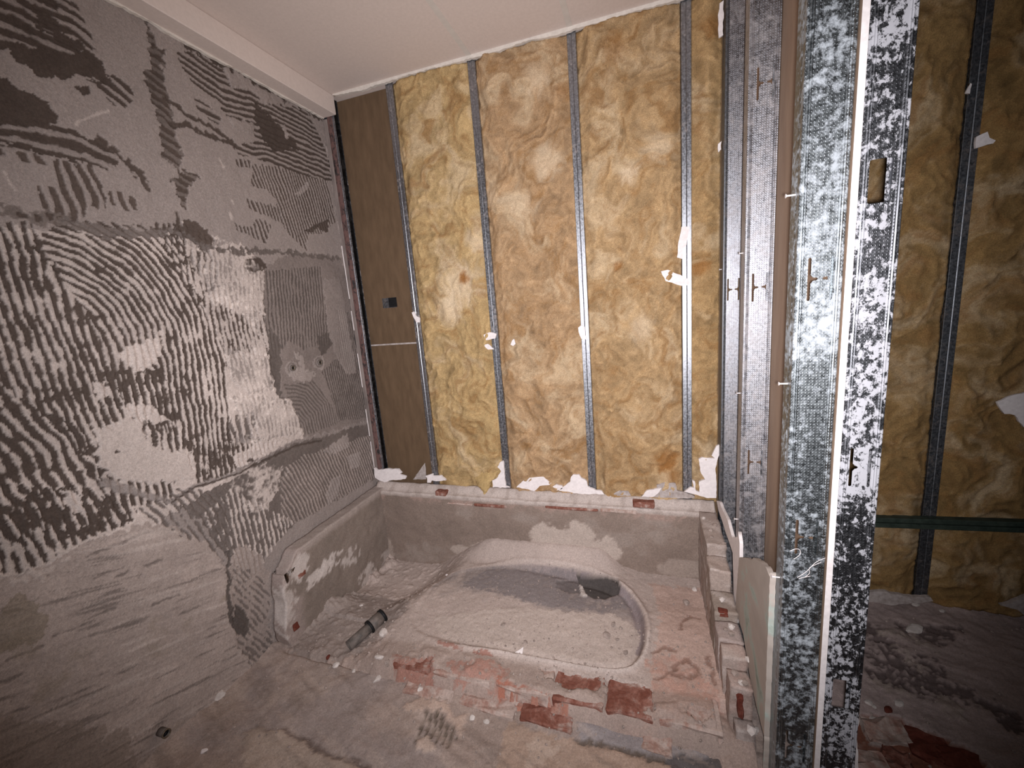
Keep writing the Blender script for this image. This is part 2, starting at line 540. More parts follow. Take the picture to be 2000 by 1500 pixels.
# right panel beside the corner: greyer
cv.fill(LW('c2', [(1470, 60), (1640, -20), (2010, 10), (2080, 940), (1900, 970), (1700, 1010), (1660, 900), (1540, 760), (1480, 400)]), lin(132, 121, 116), -.001, .03, .16)
G6 = LW('c2', [(1560, 40), (1580, 300), (1600, 560), (1640, 800), (1690, 1010)])
sp(LW('c2', [(1480, 80), (1790, 60), (1830, 400), (1860, 480), (1700, 520), (1610, 470), (1560, 560), (1490, 500)]), G6, .0165, C_SOFT * .72, duty=.42, rough=.5, seed=9, h=-.002)
cv.fill(LW('c2', [(1500, 400), (1570, 480), (1570, 760), (1600, 820), (1540, 760), (1500, 640)]), C_SOFT * .8, -.002, .03)
cv.fill(LW('c2', [(1770, 460), (1850, 420), (1870, 480), (1800, 560)]), C_SOFT * .75, -.002, .03)
sp(LW('c2', [(1880, 300), (2000, 330), (2070, 900), (1900, 920), (1850, 780), (1800, 640), (1900, 560)]), LW('c2', [(1860, 420), (1900, 640), (1960, 900)]), .014, C_SOFT * .72, duty=.62, rough=.35, seed=10, h=-.002)
cv.fill(LW('c2', [(1800, 130), (1900, 120), (1990, 650), (1930, 660), (1880, 560), (1830, 400)]), lin(140, 129, 124), .002, .02)
sp(LW('c2', [(1590, 720), (1760, 700), (1850, 830), (1900, 930), (1700, 1000), (1640, 880)]), LW('c2', [(1600, 720), (1720, 740), (1800, 840), (1830, 980)]), .0155, C_SOFT * .85, duty=.45, rough=.3, seed=11, h=-.002)
# under the lower joint
cv.fill(LW('c2', [(1000, 1400), (1330, 1230), (1450, 1140), (1700, 1020), (2080, 930), (2090, 1240), (1640, 1500), (1500, 1640), (1440, 1770), (1330, 1900), (1290, 1700), (1150, 1500)]),
        C_SOFT * .95, -.001, .03, .2)
sp(LW('c2', [(1590, 1180), (1700, 1110), (2060, 1000), (2090, 1240), (1640, 1500), (1560, 1520), (1570, 1300)]), LW('c2', [(1640, 1160), (1740, 1340), (1790, 1460)]), .0165, C_REND * .85, duty=.42, rough=.25, seed=12, h=.003)
cv.fill(LW('c2', [(1250, 1260), (1480, 1150), (1600, 1190), (1570, 1300), (1490, 1400), (1440, 1460), (1380, 1400)]), C_CREAM, .002, .05, .2, .9, .46)
sp(LW('c2', [(1120, 1450), (1290, 1300), (1640, 1480), (1440, 1760), (1330, 1850), (1280, 1650)]), LW('c2', [(1380, 1200), (1440, 1420), (1480, 1600)]), .02, C_CREAM, duty=.32, rough=.6, seed=13, h=.003)
cv.fill(LW('c2', [(1800, 1090), (1940, 990), (1950, 1060), (1870, 1110)]), C_MID, .003, .02)
cv.fill(LW('c2', [(1930, 1120), (2010, 1090), (2010, 1170), (1960, 1190)]), C_MID, .003, .02)
cv.fill(LW('c2', [(1850, 1240), (1900, 1230), (1890, 1330), (1830, 1400), (1820, 1330)]), C_MID, .003, .02)
cv.line(LW('c2', [(560, 1260), (800, 1330), (950, 1370), (1100, 1280), (1290, 1220), (1400, 1150), (1640, 1040), (1800, 1000), (2060, 920)]), .016, C_MID * .9, .003)
cv.line(LW('c2', [(950, 1375), (1100, 1290), (1330, 1215), (1460, 1150), (1660, 1060), (1800, 1030)]), .007, C_DARK, -.004)
# mixed stipple below the cream panel
sp(LW('c3', [(760, 60), (1000, -60), (1260, -30), (1290, 160), (1280, 380), (1150, 260), (900, 150)]), LW('c3', [(1000, -60), (1150, 120), (1280, 330)]), .021, C_SOFT, duty=.36, rough=.7, seed=14)
# adhesive strip running down to the floor
cv.fill(LW('c3', [(1270, 330), (1340, 250), (1450, 300), (1520, 480), (1500, 700), (1620, 880), (1440, 960), (1340, 840), (1290, 620)]), C_REND * .88, -.001, .04)
sp(LW('c3', [(1250, 380), (1440, 400), (1510, 520), (1500, 700), (1560, 860), (1400, 940), (1330, 820), (1290, 600)]), LW('c3', [(1350, 400), (1430, 470), (1520, 560)]), .018, C_SOFT * .72, duty=.3, rough=.8, seed=15, keep=.75)
cv.fill(LW('c3', [(1310, 600), (1370, 610), (1400, 720), (1370, 780), (1310, 730)]), C_SOFT * .7, -.003, .03)
cv.line(LW('c3', [(1270, 300), (1280, 450), (1270, 560), (1310, 700)]), .014, C_SOFT * .7, -.003, 1.0)
# flat smooth patches
for pl in ([(530, 960), (650, 930), (800, 900), (870, 1000), (900, 1090), (1060, 1100), (1090, 1230), (950, 1260), (680, 1270), (620, 1200), (540, 1170)],
           [(500, 690), (590, 690), (610, 780), (540, 800)], [(640, 560), (700, 500), (850, 470), (900, 400), (910, 520), (870, 640), (760, 640)],
           [(1160, 200), (1450, 80), (1480, 330), (1300, 300), (1180, 260)], [(1270, 560), (1480, 500), (1520, 730), (1400, 760), (1290, 700)],
           [(1290, 790), (1450, 800), (1430, 870), (1340, 900)], [(1450, 900), (1620, 800), (1690, 980), (1560, 1010), (1420, 1030), (1400, 960)],
           [(1300, 1130), (1380, 1080), (1430, 1030), (1640, 1020), (1440, 1130), (1320, 1190)], [(700, 830), (870, 850), (950, 920), (860, 940), (720, 900)],
           [(340, 1300), (440, 1320), (470, 1430), (380, 1440)]):
    cv.fill(LW('c2', pl), C_CREAM * .98, .003, .03, .14)
for pl in ([(790, 920), (820, 930), (820, 1020), (800, 990)], [(850, 980), (875, 990), (870, 1070), (850, 1050)], [(640, 1085), (670, 1080), (650, 1110)],
           [(545, 1180), (600, 1190), (580, 1220), (550, 1270)], [(1370, 1140), (1420, 1130), (1400, 1160)]):
    cv.fill(LW('c2', pl), C_DARK, -.004, .02)
for k_, pl in enumerate(([(1160, 190), (1450, 80), (1480, 330), (1480, 480), (1300, 300), (1180, 260)], [(1250, 520), (1480, 480), (1530, 740), (1400, 780), (1290, 700)],
                         [(1290, 780), (1480, 780), (1640, 830), (1690, 980), (1560, 1010), (1300, 1060), (1330, 900)], [(1000, -190), (1300, -60), (1470, 60), (1380, 110), (1160, 180), (1060, 20)])):
    sp(LW('c2', pl), G5, .0195, C_MID * .8, duty=.30, rough=1.15, seed=40 + k_, h=-.002, keep=.75)
    cv.fill(LW('c2', pl), lin(212, 199, 191), .001, .05, .2, .8, .58)
cv.fill(LW('c2', [(530, 960), (800, 900), (900, 1090), (1060, 1100), (1090, 1230), (680, 1270), (540, 1170)]), C_CREAM * .86, None, .05, .2, .6, .55)
# flattened edge to the floor: scraped streaks
for y0, x0, x1 in ((410, 520, 690), (420, 640, 720), (250, 480, 840), (560, 850, 1000), (620, 1000, 1120), (360, 800, 900), (860, 40, 240), (1000, 0, 120), (1190, 0, 150), (640, 480, 640), (720, 300, 520)):
    cv.line(LW('c3', [(x0, y0 + (x1 - x0) * .2), (x1, y0 - (x1 - x0) * .2)]), .006, C_SOFT, -.002, 1.0, .8)
k, m_ = cv.mask(LW('c3', [(-900, 420), (0, 420), (130, 430), (300, 350), (460, 270), (760, 160), (900, 150), (1130, 250), (1260, 420), (1270, 620), (1320, 830), (1450, 960), (1500, 2600), (-900, 2600)]), .03)
al = cv.A[k] * .94 - cv.B[k] * .34; ac = cv.A[k] * .34 + cv.B[k] * .94
stk = fbm(al * 9, ac * 120, 260, 4, .6); stk2 = fbm(al * 5 + 7, ac * 60, 270, 4, .6)
blot = fbm(cv.A[k] * 6, cv.B[k] * 6, 280, 5, .6)
cv.put(k, m_ * sstep(.55, .68, blot) * .55, C_REND * 1.22, None)
cv.put(k, m_ * sstep(.58, .70, 1 - blot) * .4, lin(140, 127, 112), None)
cv.put(k, m_ * sstep(.60, .70, stk) * sstep(.40, .6, blot) * .75, C_SOFT, -.0015)
cv.put(k, m_ * sstep(.60, .72, stk2) * .5, C_CREAM, .001)
cv.h[k] += m_ * (stk - .5) * .003
cv.line(LW('c3', [(190, 410), (260, 400), (370, 350)]), .016, C_CREAM, .002, .8, .6)
cv.line(LW('c3', [(90, 460), (200, 440), (250, 460)]), .014, C_CREAM, .002, .8, .5)
cv.fill(LW('c3', [(60, 560), (140, 520), (300, 700), (200, 800), (0, 850), (-100, 700)]), lin(128, 116, 100), None, .04, .2, .6)
cv.fill(LW('c3', [(-100, 1200), (700, 1300), (800, 1700), (-200, 1700)]), lin(140, 126, 116), None, .06, .2, .6)
# upper left panel
G7 = LW('c1', [(0, 140), (200, 210), (400, 300), (620, 470)])
D2 = C_DARK * .92
cv.fill(LW('c1', [(-700, -160), (0, -100), (330, 20), (300, 90), (340, 150), (560, 330), (600, 420), (600, 470), (500, 450), (420, 430), (270, 450), (170, 390), (60, 290), (0, 310), (-700, 100)]), D2, -.002, .04, .2)
sp(LW('c1', [(-700, -200), (0, -60), (230, 0), (420, 10), (470, 100), (560, 290), (420, 290), (180, 260), (-700, 60)]), G7, .030, C_MID * .92, .002, .34, .35, seed=16)
sp(LW('c1', [(200, -40), (420, 10), (470, 100), (545, 280), (420, 280), (210, 160)]), G7, .028, D2, -.003, .5, .3, seed=17)
sp(LW('c1', [(540, 460), (620, 410), (720, 470), (752, 550), (710, 615), (640, 590), (590, 540)]), G7, .026, D2, -.003, .62, .22, seed=18)
cv.fill(LW('c1', [(425, 490), (490, 480), (505, 520), (460, 525)]), D2, -.003, .02)
cv.fill(LW('c1', [(-700, 300), (0, 440), (120, 490), (240, 550), (310, 640), (300, 700), (420, 720), (480, 760), (640, 840), (665, 950), (560, 930), (300, 880), (0, 800), (-700, 650)]), D2, -.002, .04, .2)
G8 = LW('c1', [(0, 750), (330, 830), (480, 870), (660, 950)])
sp(LW('c1', [(-700, 560), (0, 690), (300, 700), (480, 740), (650, 850), (665, 960), (550, 940), (300, 880), (0, 810), (-700, 700)]), G8, .030, C_MID * .9, .002, .4, .3, seed=19)
cv.line(LW('c1', [(560, 780), (650, 850), (760, 960), (820, 1045)]), .020, C_DARK, -.003)
G9 = LW('c1', [(310, 890), (370, 1060), (440, 1250)])
sp(LW('c1', [(300, 890), (540, 930), (600, 1160), (560, 1170), (490, 1150), (440, 1250), (340, 1230), (220, 1150), (220, 1040), (320, 1040)]), G9, .026, C_DARK * 1.1, -.003, .55, .2, seed=20)
sp(LW('c1', [(600, 1060), (690, 1070), (760, 1110), (770, 1170), (620, 1150)]), G9, .026, C_DARK * 1.2, -.003, .5, .3, seed=21)
sp(LW('c1', [(0, 820), (200, 860), (290, 890), (270, 920), (100, 890), (0, 870)]), LW('c1', [(0, 800), (60, 900)]), .028, C_DARK * 1.2, -.003, .5, .3, seed=22)
cv.line(LW('c1', [(-600, 1120), (60, 1190), (240, 1215), (450, 1255), (620, 1290), (830, 1300), (1000, 1290)]), .026, C_SOFT * 1.05, -.001, .8)
sp(LW('c1', [(60, 1180), (300, 1200), (300, 1240), (80, 1215)]), LW('c1', [(100, 1180), (130, 1240)]), .03, C_DARK, -.003, .5, .3, seed=23)
# vertical joint
VJ = [(820, 100), (860, 250), (920, 280), (900, 400), (930, 480), (950, 600), (990, 700), (980, 780), (1020, 880), (990, 960), (1050, 960), (1110, 990), (1040, 1080),
      (1040, 1170), (1010, 1150), (980, 1040), (950, 1010), (985, 980), (970, 900), (910, 880), (900, 770), (880, 650), (850, 550), (830, 480), (800, 400), (850, 370), (830, 230), (805, 130)]
cv.fill(LW('c1', VJ), C_SOFT, -.002, .035, .3)
sp(LW('c1', VJ), LW('c1', [(800, 360), (930, 440), (1000, 500)]), .026, C_DARK, -.002, .5, .5, .03, seed=24)
cv.line(LW('c1', [(985, 1190), (1000, 1290)]), .010, C_DARK, -.003)
cv.fill(LW('c1', [(980, 1280), (1040, 1230), (1100, 1240), (1190, 1330), (1160, 1390), (1100, 1370), (1050, 1330)]), C_DARK * 1.15, -.003, .03)
# upper right panel
G10 = LW('c1', [(980, 320), (1100, 400), (1240, 500), (1420, 560), (1600, 650), (1850, 780)])
sp(LW('c1', [(980, 300), (1060, 290), (1240, 370), (1290, 490), (1400, 510), (1480, 570), (1700, 610), (1770, 720), (1860, 930), (1850, 1015), (1700, 980), (1480, 900),
             (1330, 860), (1310, 810), (1430, 790), (1400, 700), (1260, 640), (1220, 560), (1090, 480), (1040, 420)]), G10, .0215, C_DARK * .95, duty=.55, rough=.18, seed=25)
sp(LW('c1', [(1080, 540), (1130, 560), (1235, 660), (1225, 700), (1110, 615)]), G10, .023, C_DARK, duty=.52, rough=.2, seed=26)
cv.fill(LW('c1', [(1430, 570), (1560, 700), (1640, 780), (1670, 830), (1540, 840), (1480, 800), (1420, 640)]), D2, -.002, .03)
cv.fill(LW('c1', [(1250, 370), (1330, 400), (1440, 490), (1510, 540), (1480, 580), (1400, 500), (1280, 480)]), C_MID, .003, .03)
cv.fill(LW('c1', [(1290, 660), (1420, 690), (1420, 730), (1340, 740), (1300, 720)]), C_MID, .003, .03)
cv.fill(LW('c1', [(1570, 690), (1590, 690), (1615, 770), (1600, 780)]), C_MID, .002, .01)
cv.line(LW('c1', [(820, 95), (900, 130), (1000, 180), (1040, 250), (1130, 290), (1250, 360), (1340, 380), (1440, 470), (1560, 520), (1700, 590), (1790, 660)]), .026, C_DARK, -.003, 1.2)
cv.line(LW('c1', [(930, 550), (1060, 650), (1200, 720), (1290, 780)]), .014, C_DARK, -.003)
cv.line(LW('c1', [(960, 690), (1060, 700), (1180, 760), (1310, 810)]), .016, C_DARK, -.003)
G11 = LW('c1', [(1430, 920), (1520, 1000), (1560, 1100), (1620, 1310), (1660, 1420)])
sp(LW('c1', [(1420, 920), (1560, 930), (1700, 970), (1830, 1010), (1875, 1240), (1800, 1300), (1720, 1310), (1710, 1400), (1620, 1310), (1570, 1230), (1540, 1110), (1470, 1050), (1400, 1040)]),
   LW('c1', [(1500, 920), (1560, 1080), (1640, 1330)]), .0165, C_DARK * 1.05, duty=.52, rough=.22, seed=27, h=-.003)
cv.fill(LW('c1', [(1650, 1080), (1720, 1010), (1730, 1040), (1680, 1090)]), C_MID, .003, .02)
sp(LW('c1', [(1380, 1110), (1500, 1140), (1580, 1180), (1580, 1240), (1480, 1200), (1390, 1160)]), LW('c1', [(1500, 920), (1560, 1080), (1640, 1330)]), .0165, C_DARK * 1.05, duty=.55, rough=.2, seed=28)
sp(LW('c1', [(1310, 1240), (1400, 1270), (1430, 1220), (1510, 1250), (1490, 1360), (1440, 1330), (1330, 1290)]), LW('c1', [(1500, 920), (1560, 1080), (1640, 1330)]), .0175, C_DARK, duty=.5, rough=.25, seed=29)
sp(LW('c1', [(1310, 890), (1400, 900), (1400, 940), (1320, 930)]), LW('c1', [(1320, 890), (1330, 940)]), .018, C_DARK, duty=.55, rough=.25, seed=30)
cv.fill(LW('c1', [(1700, 1290), (1840, 1215), (1830, 1300), (1770, 1270), (1740, 1300)]), C_DARK, -.003, .02)
cv.line(LW('c1', [(1050, 1320), (1150, 1380), (1300, 1400), (1500, 1400), (1700, 1420), (1900, 1445)]), .017, C_SOFT * .9, -.003, 1.2)
cv.line(LW('c1', [(1820, 820), (1850, 940), (1890, 1200), (1925, 1480)]), .02, C_MID * 1.06, .002, .4)
# light scratches
for pts in ([(430, 690), (520, 640), (600, 615)], [(1225, 890), (1245, 930)], [(20, 960), (80, 1060)], [(1280, 1190), (1290, 1220)], [(1295, 1120), (1305, 1140)]):
    cv.line(LW('c1', pts), .007, C_CREAM, None, 1.0, .6)
# rings round the two tap outlets
for (x, y) in ((1630, 625), (1782, 594)):
    c_ = LW('c2', [(x, y)])[0]
    k = cv.sl([c_], .06); d = np.hypot(cv.A[k] - c_[0], cv.B[k] - c_[1])
    cv.put(k, (d < .034 + .02 * cv.wa[k]).astype(float), C_MID * 1.02, .002, .2)
    cv.put(k, (np.abs(d - .020) < .004).astype(float) * .7, C_SOFT, -.001, .2)
cv.fill(LW('c2', [(1640, 530), (1690, 560), (1700, 640), (1760, 650), (1740, 700), (1640, 690), (1600, 660), (1680, 620)]), C_MID * 1.1, .002, .03)
cv.h += (cv.n1 - .5) * .006 + (cv.n2 - .5) * .0022
Pw = np.stack([cv.h * 1.0, cv.A, cv.B], -1)
wl = grid_obj('wall_left', Pw, cv.col, M['mortar'])
tag(wl, 'stripped grey wall with comb-trowelled tile adhesive ridges', kind='structure')

# ---- floor -----------------------------------------------------------------------------
fc = Canvas(0.0, 3.3, -2.5, 0.06, .007, 31)


def FL(c, pts, z=0.0):
    return [tuple(on_z(x, y, z)[:2]) for x, y in cr(c, pts)]


C_FL = lin(160, 143, 134)
fc.put(full, np.ones(fc.A.shape), C_FL, None, .16)
m = sstep(.45, .62, fbm(fc.A * 5, fc.B * 5, 77, 4))
fc.put(full, m * .55, lin(150, 139, 136), None, .1)
m = sstep(.52, .66, fbm(fc.A * 7 + 3, fc.B * 7, 88, 4))
fc.put(full, m * .4, lin(176, 158, 146), None, .1)
fc.fill(FL('b7', [(-100, 1100), (200, 1100), (400, 1180), (470, 1250), (640, 1290), (880, 1400), (900, 1600), (-100, 1600)]), lin(172, 155, 143), .004, .03)
fc.line(FL('b7', [(200, 1100), (400, 1180), (470, 1250), (640, 1290), (780, 1350), (880, 1400)]), .016, lin(118, 104, 98), -.004)
fc.stripes(FL('b7', [(1290, 960), (1420, 950), (1520, 1030), (1570, 1150), (1500, 1260), (1400, 1200), (1330, 1160), (1240, 1190)]), FL('b7', [(1330, 960), (1250, 1190)]), .020, lin(104, 92, 82), -.006, .5, .25)
fc.fill(FL('b7', [(1250, 1190), (1320, 1160), (1400, 1200), (1400, 1260), (1300, 1280), (1240, 1250)]), lin(186, 166, 154), .006)
fc.fill(FL('b7', [(1140, 920), (1300, 840), (1480, 900), (1560, 1000), (1650, 1000), (1600, 1170), (1520, 1030), (1420, 950), (1290, 960)]), lin(182, 160, 147), .004, .03, .2)
fc.fill(FL('b6', [(300, 850), (600, 950), (780, 990), (1300, 1090), (1500, 1180), (200, 1250), (260, 1000)]), lin(172, 149, 134), None, .03, .2)
fc.fill(FL('b6', [(740, 870), (1250, 850), (1480, 900), (1800, 940), (1930, 1080), (1850, 1160), (1640, 1060), (1560, 1095), (1430, 1050), (1300, 1100), (1000, 1030), (780, 980)]), lin(150, 142, 142), .003, .02, .1)
fc.line(FL('b6', [(760, 980), (900, 1005), (1150, 1070), (1300, 1105), (1560, 1180)]), .014, lin(104, 92, 84), -.006)
fc.fill(FL('b6', [(1310, 1100), (1430, 1050), (1560, 1092), (1640, 1055), (1850, 1160), (1900, 1260), (1400, 1200)]), lin(104, 98, 98), -.004, .02, .1)
fc.fill(FL('b6', [(420, 1000), (520, 940), (640, 1040), (480, 1150), (400, 1180)]), lin(190, 170, 156), None, .05, .2, .7)
k = full
al = fc.A * .9 - fc.B * .35; ac = fc.A * .35 + fc.B * .9
stk = fbm(al * 5, ac * 45, 160, 4, .6)
fc.put(k, sstep(.58, .70, stk) * .45, lin(128, 114, 106), None)
fc.put(k, sstep(.60, .72, 1 - stk) * .35, lin(186, 168, 157), None)
fc.h += (stk - .5) * .005
# other room: scraped adhesive, brick showing through
C_RF = lin(172, 154, 150)
fc.fill([(1.80, -2.5), (3.3, -2.5), (3.3, .06), (1.80, .06)], C_RF, None, .02, .2)
DK = lin(112, 98, 96)
for pts, w in (([(170, 450), (230, 510), (270, 560)], .05), ([(310, 590), (370, 640), (400, 730), (500, 800), (560, 880), (700, 960)], .06), ([(430, 450), (500, 540), (600, 520), (760, 500)], .04),
               ([(180, 640), (300, 760), (420, 860), (560, 960)], .03), ([(500, 720), (570, 790), (680, 880), (820, 930), (1000, 1000), (1150, 1080), (1250, 1180)], .05),
               ([(580, 700), (680, 780)], .05), ([(260, 790), (300, 880)], .05), ([(400, 430), (480, 460), (860, 470)], .02), ([(1230, 1100), (1330, 1150)], .06)):
    fc.line(FL('r8', pts), w, DK, -.006, 1.2)
for pts, w in (([(270, 500), (400, 520), (560, 560), (640, 620)], .03), ([(420, 640), (520, 720), (560, 760)], .03), ([(250, 880), (400, 930), (520, 960)], .03), ([(700, 980), (830, 1100)], .03)):
    fc.line(FL('r8', pts), w, lin(170, 154, 146), .004, 1.2)
fc.fill(FL('r8', [(80, 1110), (330, 1110), (520, 1190), (720, 1260), (900, 1350), (1060, 1460), (1100, 1700), (60, 1700)]), lin(128, 84, 68), -.012, .03, .2)
fc.fill(FL('r8', [(170, 1230), (220, 1190), (320, 1290), (200, 1310)]), lin(160, 146, 140), .006, .03)
fc.fill(FL('r8', [(60, 1280), (300, 1310), (420, 1400), (520, 1460), (300, 1600), (60, 1600)]), lin(140, 112, 102), .004, .05, .3, .8, .5)
fc.h += (fc.n1 - .5) * .02 + (fc.n2 - .5) * .006
fc.h += .03 * np.exp(-fc.A / .03) * (fc.n1 + .2)
fc.h += .02 * np.exp(-np.abs(fc.A - 1.72) / .04) * (fc.n1) * (fc.B < -.75)
fc.h -= .004
fc.h -= .22 * sstep(-.775, -.73, fc.B) * sstep(.05, .075, fc.A) * (1 - sstep(1.655, 1.68, fc.A))      # the floor is dug out under the bath
Pf = np.stack([fc.A, fc.B, fc.h], -1)
flo = grid_obj('floor', Pf, fc.col, M['mortar'])
tag(flo, 'bare dusty mortar floor with scraped adhesive', kind='structure')

# ---- ceiling with box moulding ------------------------------------------------------------
ceil = bm_obj('ceiling', box_bm(0, 3.3, -2.5, .06, CEIL, CEIL + .03), M['ceiling'])
tag(ceil, 'off-white plastered ceiling', kind='structure')
for x in (.751 + .017, 1.168 + .015):
    bm_obj('joint_strip', box_bm(x - .011, x + .011, -2.4, -.002, CEIL - .0012, CEIL + .001), M['ceil_joint'], ceil)
trim = bm_obj('trim_1', box_bm(.0, .082, -2.5, -.006, CEIL - .082, CEIL, .003), M['ceiling'])
tag(trim, 'white boxed moulding along the top of the left wall', kind='structure')
rng = np.random.default_rng(5)


def strip_edge(name, a0, a1, z_top, drop, jag, mat, plane, off, thick, parent, n=160, seed=3):
    r = np.random.default_rng(seed)
    xs = np.linspace(a0, a1, n)
    w = drop + jag * (fbm(xs * 9, xs * 0, seed, 4) - .5) * 2 + jag * .5 * (r.random(n) - .5)
    pts = [(float(x), float(z_top - max(.0015, d))) for x, d in zip(xs, w)] + [(float(a1), z_top), (float(a0), z_top)]
    me = plate_mesh(name, pts, thick)
    me.transform(Matrix.Translation(off) @ plane)
    return link(name, me, mat, parent)


strip_edge('torn_edge', .085, 1.72, CEIL, .012, .008, M['ceil_edge'], XZ, (0, -.012, 0), .014, ceil, seed=3)
strip_edge('torn_edge', 1.88, 3.2, CEIL, .012, .008, M['ceil_edge'], XZ, (0, -.012, 0), .014, ceil, seed=4)
strip_edge('torn_edge', -2.4, -.01, CEIL - .08, .007, .008, M['ceil_edge'], YZ, (.007, 0, 0), .012, trim, seed=6, n=260)

# ---- back wall: boarding behind the studs ----------------------------------------------------
zj = on_y(770, 672, .045)[2]
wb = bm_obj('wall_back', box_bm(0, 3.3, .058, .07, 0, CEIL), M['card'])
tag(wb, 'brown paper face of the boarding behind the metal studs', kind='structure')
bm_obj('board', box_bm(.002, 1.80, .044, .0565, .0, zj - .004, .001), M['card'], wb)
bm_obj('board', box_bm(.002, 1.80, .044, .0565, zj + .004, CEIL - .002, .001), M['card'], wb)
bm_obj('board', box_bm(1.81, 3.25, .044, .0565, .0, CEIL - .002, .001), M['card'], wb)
bm_obj('joint_strip', box_bm(.002, .36, .0435, .056, zj - .004, zj + .004), M['gyp_grey'], wb)
a = on_y(746, 583, .0435); b = on_y(775, 600, .0435)
bm_obj('printed_mark', box_bm(a[0], b[0], .0432, .0445, b[2], a[2]), M['steel_dark'], wb)
a = on_y(758, 582, .043); b = on_y(776, 599, .043)
pm = bm_obj('printed_mark', box_bm(a[0], b[0], .0429, .0440, b[2], a[2]), M['black'], wb)

# ---- right wall: the board in the middle of the metal partition --------------------------------
bm = box_bm(1.7905, 1.8018, -.868, -.002, .0, CEIL - .002)
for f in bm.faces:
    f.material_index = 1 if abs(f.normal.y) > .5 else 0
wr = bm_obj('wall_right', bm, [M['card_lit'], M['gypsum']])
tag(wr, 'plasterboard in the middle of the stripped partition, white core showing at its end', kind='structure')

# ------------------------------------------------------------------ metal studs


def h_slot(cx, cz, w=.042, h=.082, t=.0055):
    """the two facing T-shaped slots of a punched cable opening"""
    out = []
    for s in (-1, 1):
        xo = cx + s * w / 2; xi = cx + s * (w / 2 - t); xe = cx + s * .0035
        pts = [(xo, cz - h / 2 + .002), (xo, cz + h / 2 - .002), ((xo + xi) / 2, cz + h / 2), (xi, cz + h / 2 - .002), (xi, cz + .008), (xi - s * .0035, cz + .0035),
               (xe + s * .002, cz + .003), (xe, cz + .0005), (xe + s * .002, cz - .002), (xi - s * .0035, cz - .003), (xi, cz - .008), (xi, cz - h / 2 + .002), ((xo + xi) / 2, cz - h / 2)]
        out.append(pts)
    return out


def rect_hole(cx, cz, w, h, r=.004):
    pts = []
    for (sx, sy, a0) in ((1, 1, 0), (-1, 1, 90), (-1, -1, 180), (1, -1, 270)):
        for k in range(4):
            t = math.radians(a0 + k * 30)
            pts.append((cx + sx * (w / 2 - r) + r * math.cos(t), cz + sy * (h / 2 - r) + r * math.sin(t)))
    return pts


def fold(prof, z0, z1, name, mat, parent, thick=.0008):
    """sheet metal folded along a profile (x,y) and drawn up in z"""
    P = np.array(prof, float); T = np.gradient(P, axis=0); T /= np.linalg.norm(T, axis=1)[:, None] + 1e-12
    N = np.stack([-T[:, 1], T[:, 0]], -1) * thick * .5
    loop = np.concatenate([P + N, (P - N)[::-1]])
    bm = bmesh.new()
    lo = [bm.verts.new((x, y, z0)) for x, y in loop]; hi = [bm.verts.new((x, y, z1)) for x, y in loop]
    n = len(loop)
    for i in range(n):
        bm.faces.new((lo[i], lo[(i + 1) % n], hi[(i + 1) % n], hi[i]))
    m = len(prof)
    for i in range(m - 1):
        for r in (lo, hi):
            bm.faces.new((r[i], r[i + 1], r[n - 2 - i], r[n - 1 - i]))
    return bm_obj(name, bm, mat, parent)


def web_stud(name, x0, y0, w, f, z0, z1, mat, label, holes, screws=(), fmat=None):
    """C stud whose punched web faces the room; its flanges run back along +y"""
    t = empty(name, (x0, y0, 0), label, 'stud', None)
    e = .0125
    me = plate_mesh('web', [(e, z0), (w - e, z0), (w - e, z1), (e, z1)], .0009, holes)
    me.transform(XZ)
    link('web', me, mat, t)
    L = [(e, 0), (.0105, -.0013), (.0085, 0), (.0065, -.0011), (.0045, 0), (.001, 0), (0, .001), (0, f * .3), (-.0008, f * .36), (0, f * .42), (0, f), (.007, f)]
    fold(L, z0, z1, 'flange', fmat or mat, t)
    fold([(w - x, y) for x, y in L], z0, z1, 'flange', fmat or mat, t)
    for (z, dy, ln) in screws:
        bm = bmesh.new()
        r = bmesh.ops.create_cone(bm, segments=8, radius1=.0016, radius2=.0016, depth=ln, cap_ends=True)
        bmesh.ops.translate(bm, vec=(0, 0, ln / 2), verts=r['verts'])
        r2 = bmesh.ops.create_cone(bm, segments=10, radius1=.0016, radius2=.0042, depth=.003, cap_ends=True)
        bmesh.ops.translate(bm, vec=(0, 0, ln), verts=r2['verts'])
        bmesh.ops.transform(bm, matrix=Matrix.Translation((0, dy, z)) @ Matrix.Rotation(math.radians(-90), 4, 'Y'), verts=bm.verts)
        bm_obj('screw', bm, M['gypsum'], t)
    return t


ZB, ZT = .02, CEIL - .004
hz = [.71 - .54, .71, 1.252, 1.252 + .54]
sA = web_stud('metal_stud', 1.7135, -.052, .075, .046, ZB, ZT, M['steel_web'], 'dark metal stud in the back corner, behind the other partition studs', [p for z in (1.252,) for p in h_slot(.0365, z)], [(1.33, .02, .008)], M['steel_dark'])
sB = web_stud('metal_stud', 1.7135, -.412, .075, .046, ZB, ZT, M['steel_web'], 'grey punched metal stud just left of the brown paper board', [p for z in hz for p in h_slot(.041, z)],
              [(1.355, .02, .010), (.93, .02, .010), (.50, .02, .010)])
sC = web_stud('metal_stud', 1.7125, -.862, .076, .048, ZB, ZT, M['steel_chalk'], 'chalky front stud left of the white board edge', [p for z in (.71 - .54, .715, 1.258, 1.80) for p in h_slot(.040, z)],
              [(1.42, .02, .016), (1.05, .02, .016), (.60, .02, .016)])
dh = []
for z in (.34, 1.42):
    dh.append(rect_hole(.030, z, .034, .074))
for z in (.879, 1.96):
    dh += h_slot(.033, z, .036, .082)
sD = web_stud('metal_stud', 1.8045, -.864, .066, .048, ZB, ZT, M['steel_mottle'], 'front stud right of the white board edge, mottled black and white with square holes', dh)


